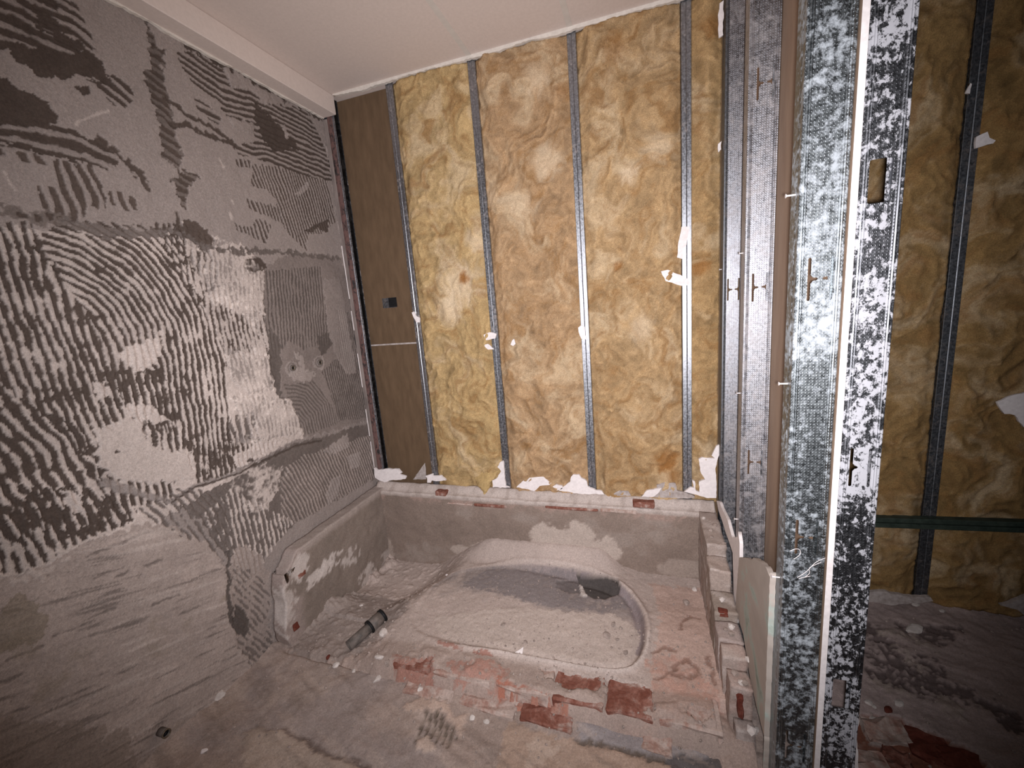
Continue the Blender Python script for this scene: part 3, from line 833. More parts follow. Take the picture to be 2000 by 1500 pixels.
def flange_stud(name, x0, w, label, mat, z0=.34, z1=CEIL - .004, y0=0.0, d=.040):
    """stud seen on its narrow flange, flush with the insulation"""
    t = empty(name, (x0, y0, 0), label, 'stud')
    fold([(0, d), (0, .0008), (.0008, 0), (w * .44, 0), (w * .5, .0012), (w * .56, 0), (w - .0008, 0), (w, .0008), (w, .007)], z0, z1, 'flange', mat, t)
    fold([(.001, d), (.001, .004)], z0, z1, 'web', mat, t)
    return t


SX = [.354, .751, 1.168, 1.577]
SW = .034
flange_stud('metal_stud', SX[0], SW, 'dark metal stud between the brown board and the first insulation strip', M['steel_back'])
flange_stud('metal_stud', SX[1], SW, 'metal stud with white plaster scraps, second from the left corner', M['steel_back'])
flange_stud('metal_stud', SX[2], SW, 'bright shining metal stud in the middle of the insulated back wall', M['steel_back'])
flange_stud('metal_stud', SX[3], SW, 'metal stud with two torn plasterboard scraps hanging from it, nearest the partition', M['steel_back'])
flange_stud('metal_stud', 2.412, .04, 'dark metal stud on the insulated wall of the next room', M['steel_dark'], z0=.0)

# corner profile at the left wall
cs = empty('corner_profile', (.034, 0, 0), 'reddish dusty metal profile in the left corner beside the brown board', 'profile')
fold([(-.012, .0), (0, -.0016), (.014, -.0006), (.016, 0)], .36, ZT, 'flange', M['steel_red'], cs)
fold([(.016, 0), (.019, -.0014), (.022, 0), (.028, 0), (.0285, .001)], .36, ZT, 'edge_flange', M['steel_back'], cs)
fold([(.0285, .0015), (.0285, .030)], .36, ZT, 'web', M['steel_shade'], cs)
fold([(.0285, .030), (.0325, .030)], .36, ZT, 'lip', M['steel_back'], cs)
# plaster reveal between wall and profile, with the white edge bead
rv = bm_obj('trim_2', box_bm(0, .0215, -.004, .04, .36, CEIL - .085, .002), M['reveal'])
tag(rv, 'grey plaster strip closing the left corner', kind='structure')
for z0, z1 in ((.39, .60), (.63, .78), (.90, 1.08), (1.20, 1.30), (1.36, 1.62)):
    bm_obj('edge_bead', box_bm(.002, .005, -.0075, -.003, z0, z1, .001), M['gypsum'], rv)

# horizontal rail in the next room
rl = empty('floor_rail', (1.88, -.036, .33), 'dark green horizontal rail across the insulation in the next room', 'rail')
za = on_y(1702, 1011, 0)[2] - .33; zb = on_y(1990, 1020, 0)[2] - .33
for dz, d in ((.014, .004), (-.010, .0)):
    bm = box_bm(0, 1.4, -.006 - d, .02, dz - .009, dz + .009, .002)
    for v in bm.verts:
        v.co.z += za + (zb - za) * (v.co.x - .37) / .43
    bm_obj('rail_bar', bm, M['rail'] if 'rail' in M else M['steel_dark'], rl)

# ------------------------------------------------------------------ insulation


def wool(x0, x1, z0, z1, label, seed, tint, bulge=.016, light=(), dark=(), group=None):
    step = .0058
    xs = np.arange(x0, x1 + step * .5, step); zs = np.arange(z0, z1 + step * .5, step)
    A, B = np.meshgrid(xs, zs, indexing='ij')
    wx = (fbm(A * 7, B * 7, seed, 3) - .5) * .14; wz = (fbm(A * 7, B * 7, seed + 7, 3) - .5) * .14
    big = fbm((A + wx) * 6, (B + wz) * 5, seed + 20, 3)
    rdg = 1 - np.abs(2 * fbm((A + wx * 1.5) * 13, (B + wz * 1.5) * 11, seed + 30, 4, .55) - 1)
    fine = fbm((A + wx) * 60, (B + wz) * 48, seed + 40, 3, .6)
    tuft = fbm((A + wx * 2) * 24, (B + wz * 2) * 20, seed + 60, 4, .6)
    h = (big - .42) * .045 + (rdg - .7) * .010 + (fine - .5) * .012 + (tuft - .5) * .018
    ed = np.minimum(A - x0, x1 - A)
    er = .55 + .45 * sstep(0, .03, ed + (tuft - .5) * .02)
    y = -np.clip(h * er + bulge * (sstep(0, .05, ed) - .55), -.02, .032)
    tint = np.asarray(tint)
    pale = lin(208, 186, 154); brown = lin(142, 104, 62)
    c = tint[None, None, :] * (1 + .75 * (tuft - .5) + .6 * (fine - .5))[..., None]
    n3 = fbm((A + wx * 2) * 9 + 40, (B + wz * 2) * 8, seed + 80, 5, .62)
    n4 = fbm((A + wx * 3) * 16 + 80, (B + wz * 3) * 14, seed + 90, 5, .65)
    mp = sstep(.46, .80, n3 + (fine - .5) * .25)[..., None] * .6
    c = c * (1 - mp) + pale * mp
    md = sstep(.48, .78, n4 + (fine - .5) * .3)[..., None] * .65
    c = c * (1 - md) + brown * md
    st = fbm((A + wx * 2) * 30 + (B + wz) * 12, (B + wz * 2) * 26, seed + 95, 4, .6)
    ln_ = (1 - sstep(.0, .05, np.abs(st - .5)))[..., None] * .28
    c = c * (1 - ln_) + brown * .9 * ln_
    for lst, cc in ((light, lin(230, 208, 178)), (dark, lin(146, 92, 34))):
        for (px, py, r, op) in lst:
            p = on_y(px, py, 0)
            d = np.hypot(A - p[0] + wx * .3, B - p[2] + wz * .3) / r + (tuft - .5) * 1.2 + (fine - .5) * .6
            m = (1 - sstep(.3, 1.3, d))[..., None] * op
            c = c * (1 - m) + cc * m
    P = np.stack([A, y, B], -1)
    o = grid_obj('insulation_batt', P, c, M['wool'], flip=False, skirt=(0, .04, 0))
    # skirt must not go through the boarding
    return tag(o, label, 'insulation', group)


Y1 = lin(182, 154, 110); Y2 = lin(173, 142, 108); Y3 = lin(174, 144, 106); Y4 = lin(166, 136, 96)
g = .0
wool(SX[0] + SW + .001, SX[1] - .001, .36, CEIL - .012, 'yellow mineral wool strip right of the brown board, first from the left', 401, Y1,
     light=[(900, 560, .11, .6), (930, 470, .06, .5), (880, 600, .08, .5)], dark=[(907, 545, .032, .9)])
wool(SX[1] + SW + .001, SX[2] - .001, .36, CEIL - .012, 'brownish mineral wool strip between the scrap-covered stud and the bright shining stud', 431, Y2,
     light=[(1040, 160, .06, .5), (1070, 320, .06, .5), (1020, 400, .07, .35), (960, 380, .05, .3)], dark=[(1090, 180, .03, .3)])
wool(SX[2] + SW + .001, SX[3] - .001, .36, CEIL - .012, 'wide mineral wool strip right of the bright shining stud', 461, Y3,
     light=[(1230, 345, .04, .6), (1290, 290, .06, .4), (1250, 640, .05, .4)], dark=[(1300, 905, .06, .6), (1205, 100, .05, .3), (1310, 930, .05, .5), (1204, 520, .02, .5)])
wool(SX[3] + SW + .001, 1.712, .36, CEIL - .012, 'narrow mineral wool strip squeezed against the metal partition', 491, Y4, dark=[(1370, 525, .03, .6), (1395, 50, .05, .5)])
wool(1.835, 2.411, .0, CEIL - .012, 'mineral wool strip in the next room, left of its dark stud', 521, lin(150, 120, 78))
wool(2.453, 2.98, .0, CEIL - .012, 'mineral wool strip in the next room, right of its dark stud', 551, lin(146, 116, 74))

# a torn tuft hanging over the ledge
tn, tm = 40, 34
TL = [on_y(x, y, 0) for x, y in cr('k1', [(1120, 330), (1180, 470), (1245, 525), (1262, 585)])]
TR = [on_y(x, y, 0) for x, y in cr('k1', [(1440, 300), (1345, 440), (1330, 530), (1275, 580)])]
ts = np.linspace(0, 1, tn)


def along(P, t):
    P = np.array(P); k = np.linspace(0, 1, len(P))
    return np.stack([np.interp(t, k, P[:, q_]) for q_ in range(3)], -1)


la, ra = along(TL, ts), along(TR, ts)
us = np.linspace(0, 1, tm)
G = la[:, None] * (1 - us)[None, :, None] + ra[:, None] * us[None, :, None]
nz_ = fbm(G[..., 0] * 60, G[..., 2] * 60, 900, 4, .65)
G[..., 0] += (nz_ - .5) * .02 * np.abs(us - .5)[None] * 2
cross = np.sqrt(np.clip(1 - (2 * us - 1) ** 2, 0, 1))[None]
G[..., 1] = .012 - .05 * sstep(0, .35, ts)[:, None] * (.35 + .65 * cross) - (fbm(G[..., 0] * 45, G[..., 2] * 45, 910, 3) - .5) * .012
ctf = lin(188, 160, 112)[None, None] * (.75 + .5 * fbm(G[..., 0] * 50, G[..., 2] * 50, 920, 4, .65))[..., None]
tag(grid_obj('insulation_tuft', G.transpose(1, 0, 2), ctf.transpose(1, 0, 2), M['wool'], flip=True, skirt=(0, .02, .004)), 'torn tuft of mineral wool drooping over the back ledge', 'insulation')

# ------------------------------------------------------------------ what is left of the bath surround
bs_root = empty('bath_surround', (0.85, -.4, 0), 'broken-out masonry bath surround with mortar bed and brick stubs', 'bath surround')


def to_root(o):
    o.parent = bs_root
    o.matrix_parent_inverse = Matrix.Translation((-.85, .4, 0))
    return o


bc = Canvas(.03, 1.695, -.93, -.035, .0050, 61)
A, B = bc.A, bc.B


def BD(c, pts, z=.055):
    return [tuple(on_z(x, y, z)[:2]) for x, y in cr(c, pts)]


C_BED = lin(184, 168, 160); C_BD2 = lin(140, 130, 127); C_PINK = lin(190, 163, 151)
base = np.full(A.shape, .052)
base += .08 * sstep(-.16, -.06, B) * sstep(.5, .7, A) * (1 - sstep(1.2, 1.33, A))                 # mortar heaped to the back
base -= .022 * sstep(1.30, 1.42, A) * sstep(-.45, -.2, B)                                          # falls off right rear
base -= (.045 + .07 * sstep(-.62, -.25, B)) * (1 - sstep(.30, .54, A + .05 * np.sin(B * 9)))
base += .05 * (1 - sstep(.06, .16, A)) * sstep(.3, .7, bc.n1) * sstep(-.75, -.6, B)                                       # channel on the left
base -= .012 * (1 - sstep(.30, .46, A)) * (B < -.55)
front = -.745 + .02 * (bc.n1 - .5)
base = (base + .06) * (1 - sstep(-.01, .085, -(B - front))) - .06                                                             # slopes down to the floor
bc.h = base.copy()
bc.put(full, np.ones(A.shape), C_BED, None, .12)
bc.h = np.where((A > 1.60) & (B < -.66), bc.h * .25, bc.h)
# bath-shaped depression
lip = BD('px', [(800, 1190), (850, 1130), (900, 1108), (1000, 1100), (1110, 1112), (1190, 1126), (1240, 1158), (1263, 1205), (1262, 1262), (1240, 1300), (1200, 1308), (1110, 1294), (1000, 1274), (920, 1262), (860, 1252), (800, 1230)])
lip = chaikin(lip, 2)
ins = in_poly(A + bc.wa * .01, B + bc.wb * .01, lip)
dl = np.abs(line_dist(A, B, lip + [lip[0]], False))
sd = np.where(ins, dl, -dl)
rightness = sstep(.75, 1.2, A)
bc.h -= .022 * sstep(0, .02, sd) * (.3 + .7 * rightness)
bc.h += .010 * np.exp(-((sd + .008) / .010) ** 2) * sstep(.6, .8, A)
bc.h -= .008 * np.exp(-((sd - .028) / .012) ** 2) * rightness
m_in = sstep(0, .008, sd)
bc.put(full, m_in * sstep(.42, .62, bc.n1 * .6 + .4 * sstep(-.50, -.20, B)) * .8, C_BD2, None, .2)
bc.put(full, m_in * (1 - sstep(.03, .055, sd)) * rightness * .8, lin(140, 128, 130), None, .2)
bc.put(full, np.exp(-((sd + .007) / .007) ** 2) * sstep(.75, .9, A) * (.35 + .65 * (B < -.45)) * .8, lin(206, 193, 186), None, .12)  # highlight along the raised lip, painted as a paler colour
# grey scraped band behind the middle
bc.fill(BD('px', [(960, 1105), (1110, 1115), (1200, 1140), (1235, 1170), (1190, 1185), (1060, 1175), (960, 1150), (900, 1140)]), lin(128, 120, 120), None, .04, .25, .8, .42)
bc.fill(BD('px', [(1000, 1180), (1200, 1190), (1250, 1220), (1245, 1290), (1200, 1300), (1000, 1270), (860, 1245), (850, 1200)]), lin(192, 177, 168), .001, .03, .1, .9)
# dark hole at the rear lip, the undercut's shade put into its colour
hole = BD('d5', [(500, 872), (660, 900), (825, 920), (850, 975), (800, 1020), (720, 1040), (640, 1042), (560, 990), (540, 930)], .05)
bc.fill(hole, lin(84, 78, 76), -.022, .012, .2)
bc.fill(BD('d5', [(350, 910), (500, 890), (540, 940), (560, 1000), (450, 1000), (340, 960)], .05), lin(118, 110, 109), -.006, .02, .2)
bc.fill(BD('d5', [(522, 950), (560, 950), (575, 1020), (590, 1050), (540, 1050)], .04), lin(200, 190, 184), .008, .01)
# pinkish dust to the right
bc.fill(BD('px', [(1270, 1130), (1370, 1140), (1400, 1250), (1430, 1400), (1260, 1410), (1275, 1300), (1290, 1200)]), C_PINK, None, .04, .2, .8)
bc.fill(BD('b6', [(1180, 480), (1300, 430), (1480, 440), (1680, 700), (1720, 860), (1500, 850), (1260, 790), (1250, 640)]), lin(184, 146, 132), .0, .04, .25, .75, .45)
for pts, w in (([(1430, 260), (1450, 200), (1500, 170), (1560, 190)], .012), ([(1240, 430), (1330, 390), (1400, 420)], .010), ([(1380, 520), (1480, 470), (1560, 560), (1470, 590), (1390, 570)], .012),
               ([(1250, 600), (1330, 570), (1400, 530)], .010), ([(1600, 440), (1640, 560), (1650, 640)], .012)):
    bc.line(BD('b6', pts, .045), w, lin(140, 112, 100), -.004, 1.0, .8)
# ragged mortar ridge at the front lip and pebbly rubble
bc.put(full, sstep(.0, .03, -(B + .655)) * .75, lin(158, 139, 129), None, .22)
m = sstep(.0, .05, -(B + .65)) * sstep(.46, .6, bc.n1)
bc.h += m * .008
bc.put(full, sstep(.02, .05, -(B + .67)) * sstep(.48, .6, bc.n2) * .5, lin(160, 142, 134), None, .2)
bc.put(full, sstep(.0, .1, -(B + .75)) * sstep(.45, .6, fbm(A * 8, B * 8, 610, 4)) * .6, lin(168, 128, 114), None, .2)
RED = lin(148, 100, 86)
for pl in ([(1060, 510), (1130, 520), (1240, 560), (1400, 530), (1390, 640), (1370, 740), (1230, 700), (1080, 690)],
           [(1400, 410), (1480, 420), (1620, 470), (1610, 490), (1420, 440)], [(1690, 480), (1850, 520), (1860, 550), (1700, 520)]):
    bc.fill(BD('b7', pl, .05), RED, None, .02, .3, .75, .42)
bc.fill(BD('b7', [(1500, 630), (1800, 640), (1990, 700), (2000, 900), (1860, 860), (1720, 760), (1540, 800)], .012), lin(162, 116, 102), None, .03, .3, .7, .45)
bc.fill(BD('b6', [(240, 640), (400, 690), (720, 800), (700, 830), (500, 830), (230, 760)], .012), lin(158, 98, 78), None, .03, .3, .7, .42)
# left channel: grey debris
bc.fill(BD('px', [(560, 1130), (700, 1130), (790, 1150), (800, 1200), (700, 1270), (600, 1280), (540, 1240)], .03), lin(146, 134, 128), None, .04, .25, .7)
bc.h += .006 * sstep(.55, .75, fbm(A * 45, B * 45, 640, 3)) * ((1 - sstep(.4, .6, A)) + sstep(0, .06, -(B + .75)))
bc.h += (bc.n1 - .5) * .009 + (bc.n2 - .5) * .004
# exposed brick windows sink below the brick tops
bed_bricks = []


def expose(pl, c, z, dz):
    k, mm = bc.mask(BD(c, pl, z), .03)
    bc.h[k] = np.where(mm > .5, np.minimum(bc.h[k], dz), bc.h[k])


expose([(945, 560), (1030, 580), (1240, 650), (1275, 780), (930, 780)], 'b6', .055, .034)
expose([(510, 505), (640, 530), (800, 560), (905, 560), (900, 640), (760, 655), (690, 620), (560, 570)], 'b6', .055, .034)
expose([(1230, 570), (1300, 540), (1395, 540), (1385, 640), (1370, 740), (1310, 745), (1230, 690)], 'b7', .055, .034)
expose([(1480, 850), (1560, 870), (1620, 890), (1600, 930), (1480, 910)], 'b6', .012, -.002)
expose([(250, 680), (420, 720), (620, 770), (560, 800), (420, 770), (260, 740)], 'b6', .014, -.002)
bc.h = np.maximum(bc.h, -.10)
bd = grid_obj('mortar_bed', np.stack([A, B, bc.h], -1), bc.col, M['mortar'], skirt=(0, 0, -.02))
to_root(bd)

BR = random.Random(8)


def brick(x0, x1, y0, y1, z0, z1, mat, rz=0, tilt=0, parent=bs_root, amp=.004, seed=0, chip=True):
    """one brick with worn, chipped edges"""
    bm = box_bm(-(x1 - x0) / 2, (x1 - x0) / 2, -(y1 - y0) / 2, (y1 - y0) / 2, -(z1 - z0) / 2, (z1 - z0) / 2, .004)
    bmesh.ops.subdivide_edges(bm, edges=[e for e in bm.edges if e.calc_length() > .03], cuts=2, use_grid_fill=True)
    r = random.Random(seed + int(x0 * 1000))
    for v in bm.verts:
        v.co += Vector((r.uniform(-amp, amp), r.uniform(-amp, amp), r.uniform(-amp, amp)))
    o = bm_obj('brick', bm, mat)
    o.matrix_world = Matrix.Translation(((x0 + x1) / 2, (y0 + y1) / 2, (z0 + z1) / 2)) @ Matrix.Rotation(rz, 4, 'Z') @ Matrix.Rotation(tilt, 4, 'X')
    if parent is bs_root:
        to_root(o)
    elif parent is not None:
        o.parent = parent
    return o


def top_of(c, pl, z):
    p = np.array(BD(c, pl, z)); return p[:, 0].min(), p[:, 0].max(), p[:, 1].min(), p[:, 1].max()


ty0, ty1 = -.762, -.655
for x0, x1, m in ((.555, .70, 'brick'), (.715, .925, 'brick_dusty'), (.94, 1.12, 'brick_dusty'), (1.13, 1.285, 'brick'), (1.297, 1.43, 'brick'), (1.445, 1.615, 'brick_dusty')):
    brick(x0, x1, ty0, ty1, -.01, .046, M[m], BR.uniform(-.03, .03), BR.uniform(-.03, .03), seed=1)
for x0, x1, m in ((.62, .80, 'brick_dusty'), (.83, 1.02, 'brick_dusty'), (1.035, 1.20, 'brick'), (1.40, 1.48, 'brick_dusty')):
    brick(x0, x1, -.818, -.748, -.055, .006, M[m], BR.uniform(-.05, .05), BR.uniform(-.05, .1), seed=2)


def rough_block(name, x0, x1, y0, y1, z0, z1, step, seed, colf, amp=.006, shape=None, root=True):
    """a lump of old masonry: a box cut into a fine grid, roughened and coloured over its surface"""
    nx, ny, nz = [max(2, int(round((b - a) / step))) for a, b in ((x0, x1), (y0, y1), (z0, z1))]
    bm = bmesh.new()
    V = {}

    def vert(i, j, k):
        if (i, j, k) not in V:
            V[(i, j, k)] = bm.verts.new((x0 + (x1 - x0) * i / nx, y0 + (y1 - y0) * j / ny, z0 + (z1 - z0) * k / nz))
        return V[(i, j, k)]
    for i in range(nx):
        for j in range(ny):
            for k in (0, nz):
                bm.faces.new([vert(i, j, k), vert(i + 1, j, k), vert(i + 1, j + 1, k), vert(i, j + 1, k)])
    for i in range(nx):
        for k in range(nz):
            for j in (0, ny):
                bm.faces.new([vert(i, j, k), vert(i + 1, j, k), vert(i + 1, j, k + 1), vert(i, j, k + 1)])
    for j in range(ny):
        for k in range(nz):
            for i in (0, nx):
                bm.faces.new([vert(i, j, k), vert(i, j + 1, k), vert(i, j + 1, k + 1), vert(i, j, k + 1)])
    bmesh.ops.recalc_face_normals(bm, faces=bm.faces)
    me = bpy.data.meshes.new(name); bm.to_mesh(me); bm.free()
    co = np.empty(len(me.vertices) * 3, np.float32); me.vertices.foreach_get('co', co); co = co.reshape(-1, 3).astype(float)
    u0 = co.copy()
    if shape:
        co = shape(co)
    d = np.stack([fbm(co[:, 1] * 22 + 5, co[:, 2] * 22 + co[:, 0] * 13, seed, 4, .6), fbm(co[:, 0] * 22, co[:, 2] * 22 + co[:, 1] * 13, seed + 5, 4, .6),
                  fbm(co[:, 0] * 22 + 9, co[:, 1] * 22, seed + 10, 4, .6)], -1) - .5
    co = co + d * 2 * amp
    me.vertices.foreach_set('co', co.astype(np.float32).ravel())
    c = colf(u0)
    at = me.color_attributes.new('Col', 'FLOAT_COLOR', 'POINT')
    cc = np.ones((len(co), 4), np.float32); cc[:, :3] = np.clip(c, 0, 1)
    at.data.foreach_set('color', cc.ravel())
    me.polygons.foreach_set('use_smooth', np.ones(len(me.polygons), bool))
    me.update()
    o = link(name, me, M['mortar'])
    return to_root(o) if root else o


def blend(c, m, col):
    return c * (1 - m[:, None]) + np.asarray(col)[None, :] * m[:, None]


# back ledge -------------------------------------------------------------------------
def col_back(u):
    x, y, z = u.T
    n = fbm(x * 7, z * 9 + y * 5, 700, 5, .6); n2 = fbm(x * 40, z * 40 + y * 30, 720, 3)
    c = np.tile(lin(140, 124, 114), (len(u), 1)) * (.8 + .4 * n[:, None])
    c = blend(c, sstep(.5, .7, n) * .5, lin(158, 146, 138))
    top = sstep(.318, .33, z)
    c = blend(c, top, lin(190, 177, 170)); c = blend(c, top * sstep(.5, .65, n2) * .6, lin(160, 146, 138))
    rim = sstep(.285, .30, z) * (1 - sstep(.316, .322, z))
    c = blend(c, rim * sstep(.45, .6, n2 * .5 + n * .5), lin(160, 138, 128))
    # smear of pale mortar thrown up on the face
    for px, py, rx, rz, op in ((1075, 1062, .11, .10, 1), (1130, 1052, .08, .085, .9), (1180, 1075, .09, .06, .9), (1020, 1075, .09, .045, .9), (960, 1072, .11, .035, .9), (1190, 1068, .05, .05, 1), (1060, 1040, .06, .05, 1), (1130, 1035, .05, .05, .9), (900, 1075, .06, .03, .7), (760, 1075, .03, .07, .5), (1330, 1110, .1, .05, .4)):
        p = on_y(px, py, -.06)
        d = ((x - p[0]) / rx) ** 2 + ((z - p[2]) / rz) ** 2 + (n2 - .5) * 1.2
        c = blend(c, (1 - sstep(.8, 1.05, d)) * op, lin(186, 171, 161))
    return c


def shp_back(c):
    c = c.copy()
    m = c[:, 2] > .30
    f = np.clip((c[:, 1] + .06) / .055, 0, 1)
    c[:, 2] = np.where(c[:, 2] > .34, c[:, 2] + .034 * sstep(.2, .9, f), c[:, 2])
    return c


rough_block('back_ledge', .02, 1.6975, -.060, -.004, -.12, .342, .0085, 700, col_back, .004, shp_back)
for pl, c, m in (([(725, 560), (835, 555), (845, 590), (730, 600)], 'k1', 'brick'), ([(1150, 690), (1500, 705), (1500, 722), (1150, 712)], 'k1', 'brick'), ([(860, 670), (1130, 690), (1130, 702), (860, 690)], 'k1', 'brick_dusty'),
                 ([(30, 705), (600, 745), (600, 765), (30, 735)], 'k2', 'brick'), ([(630, 740), (1020, 760), (1020, 785), (630, 775)], 'k2', 'brick_dusty'), ([(975, 680), (1060, 665), (1215, 715), (1130, 735)], 'k2', 'brick')):
    p = np.array([on_y(x, y, -.058) for x, y in cr(c, pl)])
    brick(p[:, 0].min(), p[:, 0].max(), -.0665, -.03, p[:, 2].min() + .002, p[:, 2].max(), M[m], amp=.0015, seed=3)


# left ledge -------------------------------------------------------------------------
def col_left(u):
    x, y, z = u.T
    n = fbm(y * 9, z * 9 + x * 5, 740, 5, .6); n2 = fbm(y * 45, z * 45 + x * 30, 760, 3)
    c = np.tile(lin(138, 125, 116), (len(u), 1)) * (.8 + .4 * n[:, None])
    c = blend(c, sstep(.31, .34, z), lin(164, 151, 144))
    c = blend(c, (sstep(-.02, .02, -(y + .62)) * sstep(.3, .5, n)) * .8, lin(166, 150, 144))
    for px, py, ry, rz, op in ((640, 1105, .10, .030, 1), (690, 1085, .05, .05, .8), (590, 1100, .05, .05, .8), (720, 1120, .06, .05, .7), (575, 1190, .04, .10, .7), (760, 1090, .05, .06, .5), (650, 1190, .05, .02, .5)):
        p = on_x(px, py, .066)
        d = ((y - p[1]) / ry) ** 2 + ((z - p[2]) / rz) ** 2 + (n2 - .5) * 4.0 + (n - .5) * 2.0
        c = blend(c, (1 - sstep(.75, 1.1, d)) * op, lin(204, 193, 187))
    return c


def shp_left(c):
    c = c.copy()
    t = np.clip((-c[:, 1]) / .70, 0, 1)
    # the front end is broken off in steps
    front = .69 + .05 * (1 - sstep(.2, .33, c[:, 2])) + .03 * np.sin(c[:, 2] * 26) * .4
    c[:, 1] = -t * front
    c[:, 2] -= .05 * sstep(.9, 1.0, t) * (c[:, 2] > .3)
    return c


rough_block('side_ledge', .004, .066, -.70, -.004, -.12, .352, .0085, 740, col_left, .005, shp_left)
q = on_x(575, 1135, .068)
brick(.045, .0715, q[1] + .02, q[1] + .06, q[2] - .008, q[2] + .012, M['brick'], amp=.002, seed=4)
q = on_x(578, 1225, .068)
brick(.045, .0715, q[1] - .012, q[1] + .016, q[2] - .014, q[2] + .016, M['brick_dark'], amp=.002, seed=5)


# right stub wall: stepped broken masonry ------------------------------------------------
def col_stub(seed, tone):
    def f(u):
        x, y, z = u.T
        n = fbm(y * 12 + x * 9, z * 12, seed, 5, .6); n2 = fbm(y * 50 + x * 40, z * 50, seed + 9, 3)
        c = np.tile(np.asarray(tone), (len(u), 1)) * (.78 + .44 * n[:, None])
        c = blend(c, sstep(.55, .7, n2) * .5, lin(200, 188, 182)); c = blend(c, sstep(.58, .72, n) * .3, lin(150, 112, 100))
        return c
    return f


T1 = lin(166, 151, 143)
for i, (y0, y1, h, xl, tone) in enumerate(((-.30, -.05, .345, 1.632, T1), (-.392, -.302, .300, 1.632, lin(170, 154, 145)), (-.50, -.394, .222, 1.630, lin(150, 136, 126)), (-.585, -.502, .196, 1.630, lin(168, 152, 146)),
                                           (-.64, -.587, .188, 1.634, lin(176, 160, 152)), (-.705, -.642, .150, 1.640, T1), (-.745, -.707, .05, 1.648, lin(160, 146, 140)))):
    rough_block('masonry_lump', xl, 1.6975, y0, y1, -.01, h, .0085, 800 + i * 20, col_stub(800 + i * 20, tone), .006)
q = on_y(1446, 1380, -.715)
brick(q[0] - .008, q[0] + .008, -.722, -.685, q[2] - .034, q[2] + .032, M['brick_dark'], amp=.003, seed=6)
brick(1.64, 1.672, -.50, -.478, .205, .226, M['brick_dark'], amp=.002, seed=7)
for (x, y, z, s) in ((1.66, -.45, .235, .014), (1.675, -.53, .2, .016), (1.655, -.545, .2, .010), (1.668, -.56, .2, .012), (1.66, -.66, .155, .014), (1.68, -.69, .155, .016), (1.672, -.69, .155, .014),
                     (1.69, -.735, .05, .018), (1.70, -.64, .19, .012), (1.645, -.11, .345, .012), (1.66, -.2, .345, .014), (1.68, -.16, .345, .016), (1.655, -.25, .345, .011), (1.69, -.28, .34, .014)):
    bm = bmesh.new(); bmesh.ops.create_icosphere(bm, subdivisions=1, radius=s * .8)
    r = random.Random(int(x * 9999 + y * 777))
    for v in bm.verts:
        v.co = Vector((v.co.x * r.uniform(.7, 1.3), v.co.y * r.uniform(.7, 1.3), v.co.z * r.uniform(.5, .9)))
    bmesh.ops.translate(bm, vec=(x, y, z), verts=bm.verts)
    to_root(bm_obj('rubble_lump', bm, M['stone_pale'] if r.random() > .5 else M['stone'], smooth=False))

# ------------------------------------------------------------------ plasterboard remains
RG = np.random.default_rng(21)


def scrap(name, c, pl, plane, at, thick, mat, label, group=None, amp=.002, per=.012, cat='plasterboard', holes=()):
    if plane == 'y':
        pts = [on_y(x, y, at) for x, y in cr(c, pl)]; p2 = [(p[0], p[2]) for p in pts]; MX = XZ; off = (0, at, 0)
    elif plane == 'x':
        pts = [on_x(x, y, at) for x, y in cr(c, pl)]; p2 = [(p[1], p[2]) for p in pts]; MX = YZ; off = (at, 0, 0)
    cx = sum(p[0] for p in p2) / len(p2); cz = min(p[1] for p in p2)
    if name == 'green_board_remnant':
        p2 = [(max(x, -.815), z) for x, z in p2]
    p2 = [(x - cx, z - cz) for x, z in p2]
    me = plate_mesh(name, ragged(p2, amp, per, RG), thick)
    me.transform(MX)
    o = link(name, me, mat)
    o.location = (cx, at, cz) if plane == 'y' else (at, cx, cz)
    return tag(o, label, cat, group)


TH = .011
yb = -.014
scrap('plasterboard_scrap', 'k1', [(60, 290), (100, 320), (200, 305), (330, 310), (365, 350), (330, 365), (410, 390), (405, 415), (330, 425), (250, 430), (180, 450), (120, 430), (75, 400)], 'y', yb, TH, M['gypsum'],
      'white torn plasterboard piece in the left corner below the reddish profile')
scrap('plasterboard_scrap', 'k1', [(620, 380), (700, 360), (700, 385), (790, 378), (845, 430), (740, 440), (690, 430), (680, 455), (640, 455), (640, 405)], 'y', yb, TH, M['gypsum'],
      'small white torn plasterboard piece under the first insulation strip')
scrap('plasterboard_scrap', 'k1', [(1345, 430), (1390, 410), (1440, 330), (1400, 285), (1440, 225), (1465, 225), (1490, 495), (1540, 510), (1350, 505)], 'y', yb, TH, M['gypsum'],
      'tall pointed white plasterboard piece left of the scrap-covered stud')
scrap('plasterboard_scrap', 'k1', [(1605, 505), (1690, 425), (1740, 400), (1900, 390), (1985, 460), (1960, 480), (1860, 490), (1800, 545), (1700, 520)], 'y', yb, TH, M['gypsum'],
      'broad hump-shaped white plasterboard piece at the foot of the brownish wool strip')
scrap('plasterboard_scrap', 'k2', [(110, 495), (150, 475), (215, 490), (215, 520), (150, 540)], 'y', yb, TH, M['gypsum'], 'small rounded white plasterboard bit left of the peaked piece')
scrap('plasterboard_scrap', 'k2', [(175, 540), (300, 445), (310, 390), (335, 365), (395, 368), (420, 405), (480, 440), (490, 495), (580, 540), (640, 545), (670, 580), (400, 575)], 'y', yb, TH, M['gypsum'],
      'peaked white plasterboard piece at the foot of the bright stud')
scrap('plasterboard_scrap', 'k2', [(760, 580), (830, 540), (930, 545), (960, 595), (800, 595)], 'y', yb, TH, M['gyp_grey'], 'small grey plaster lump at the foot of the wide wool strip')
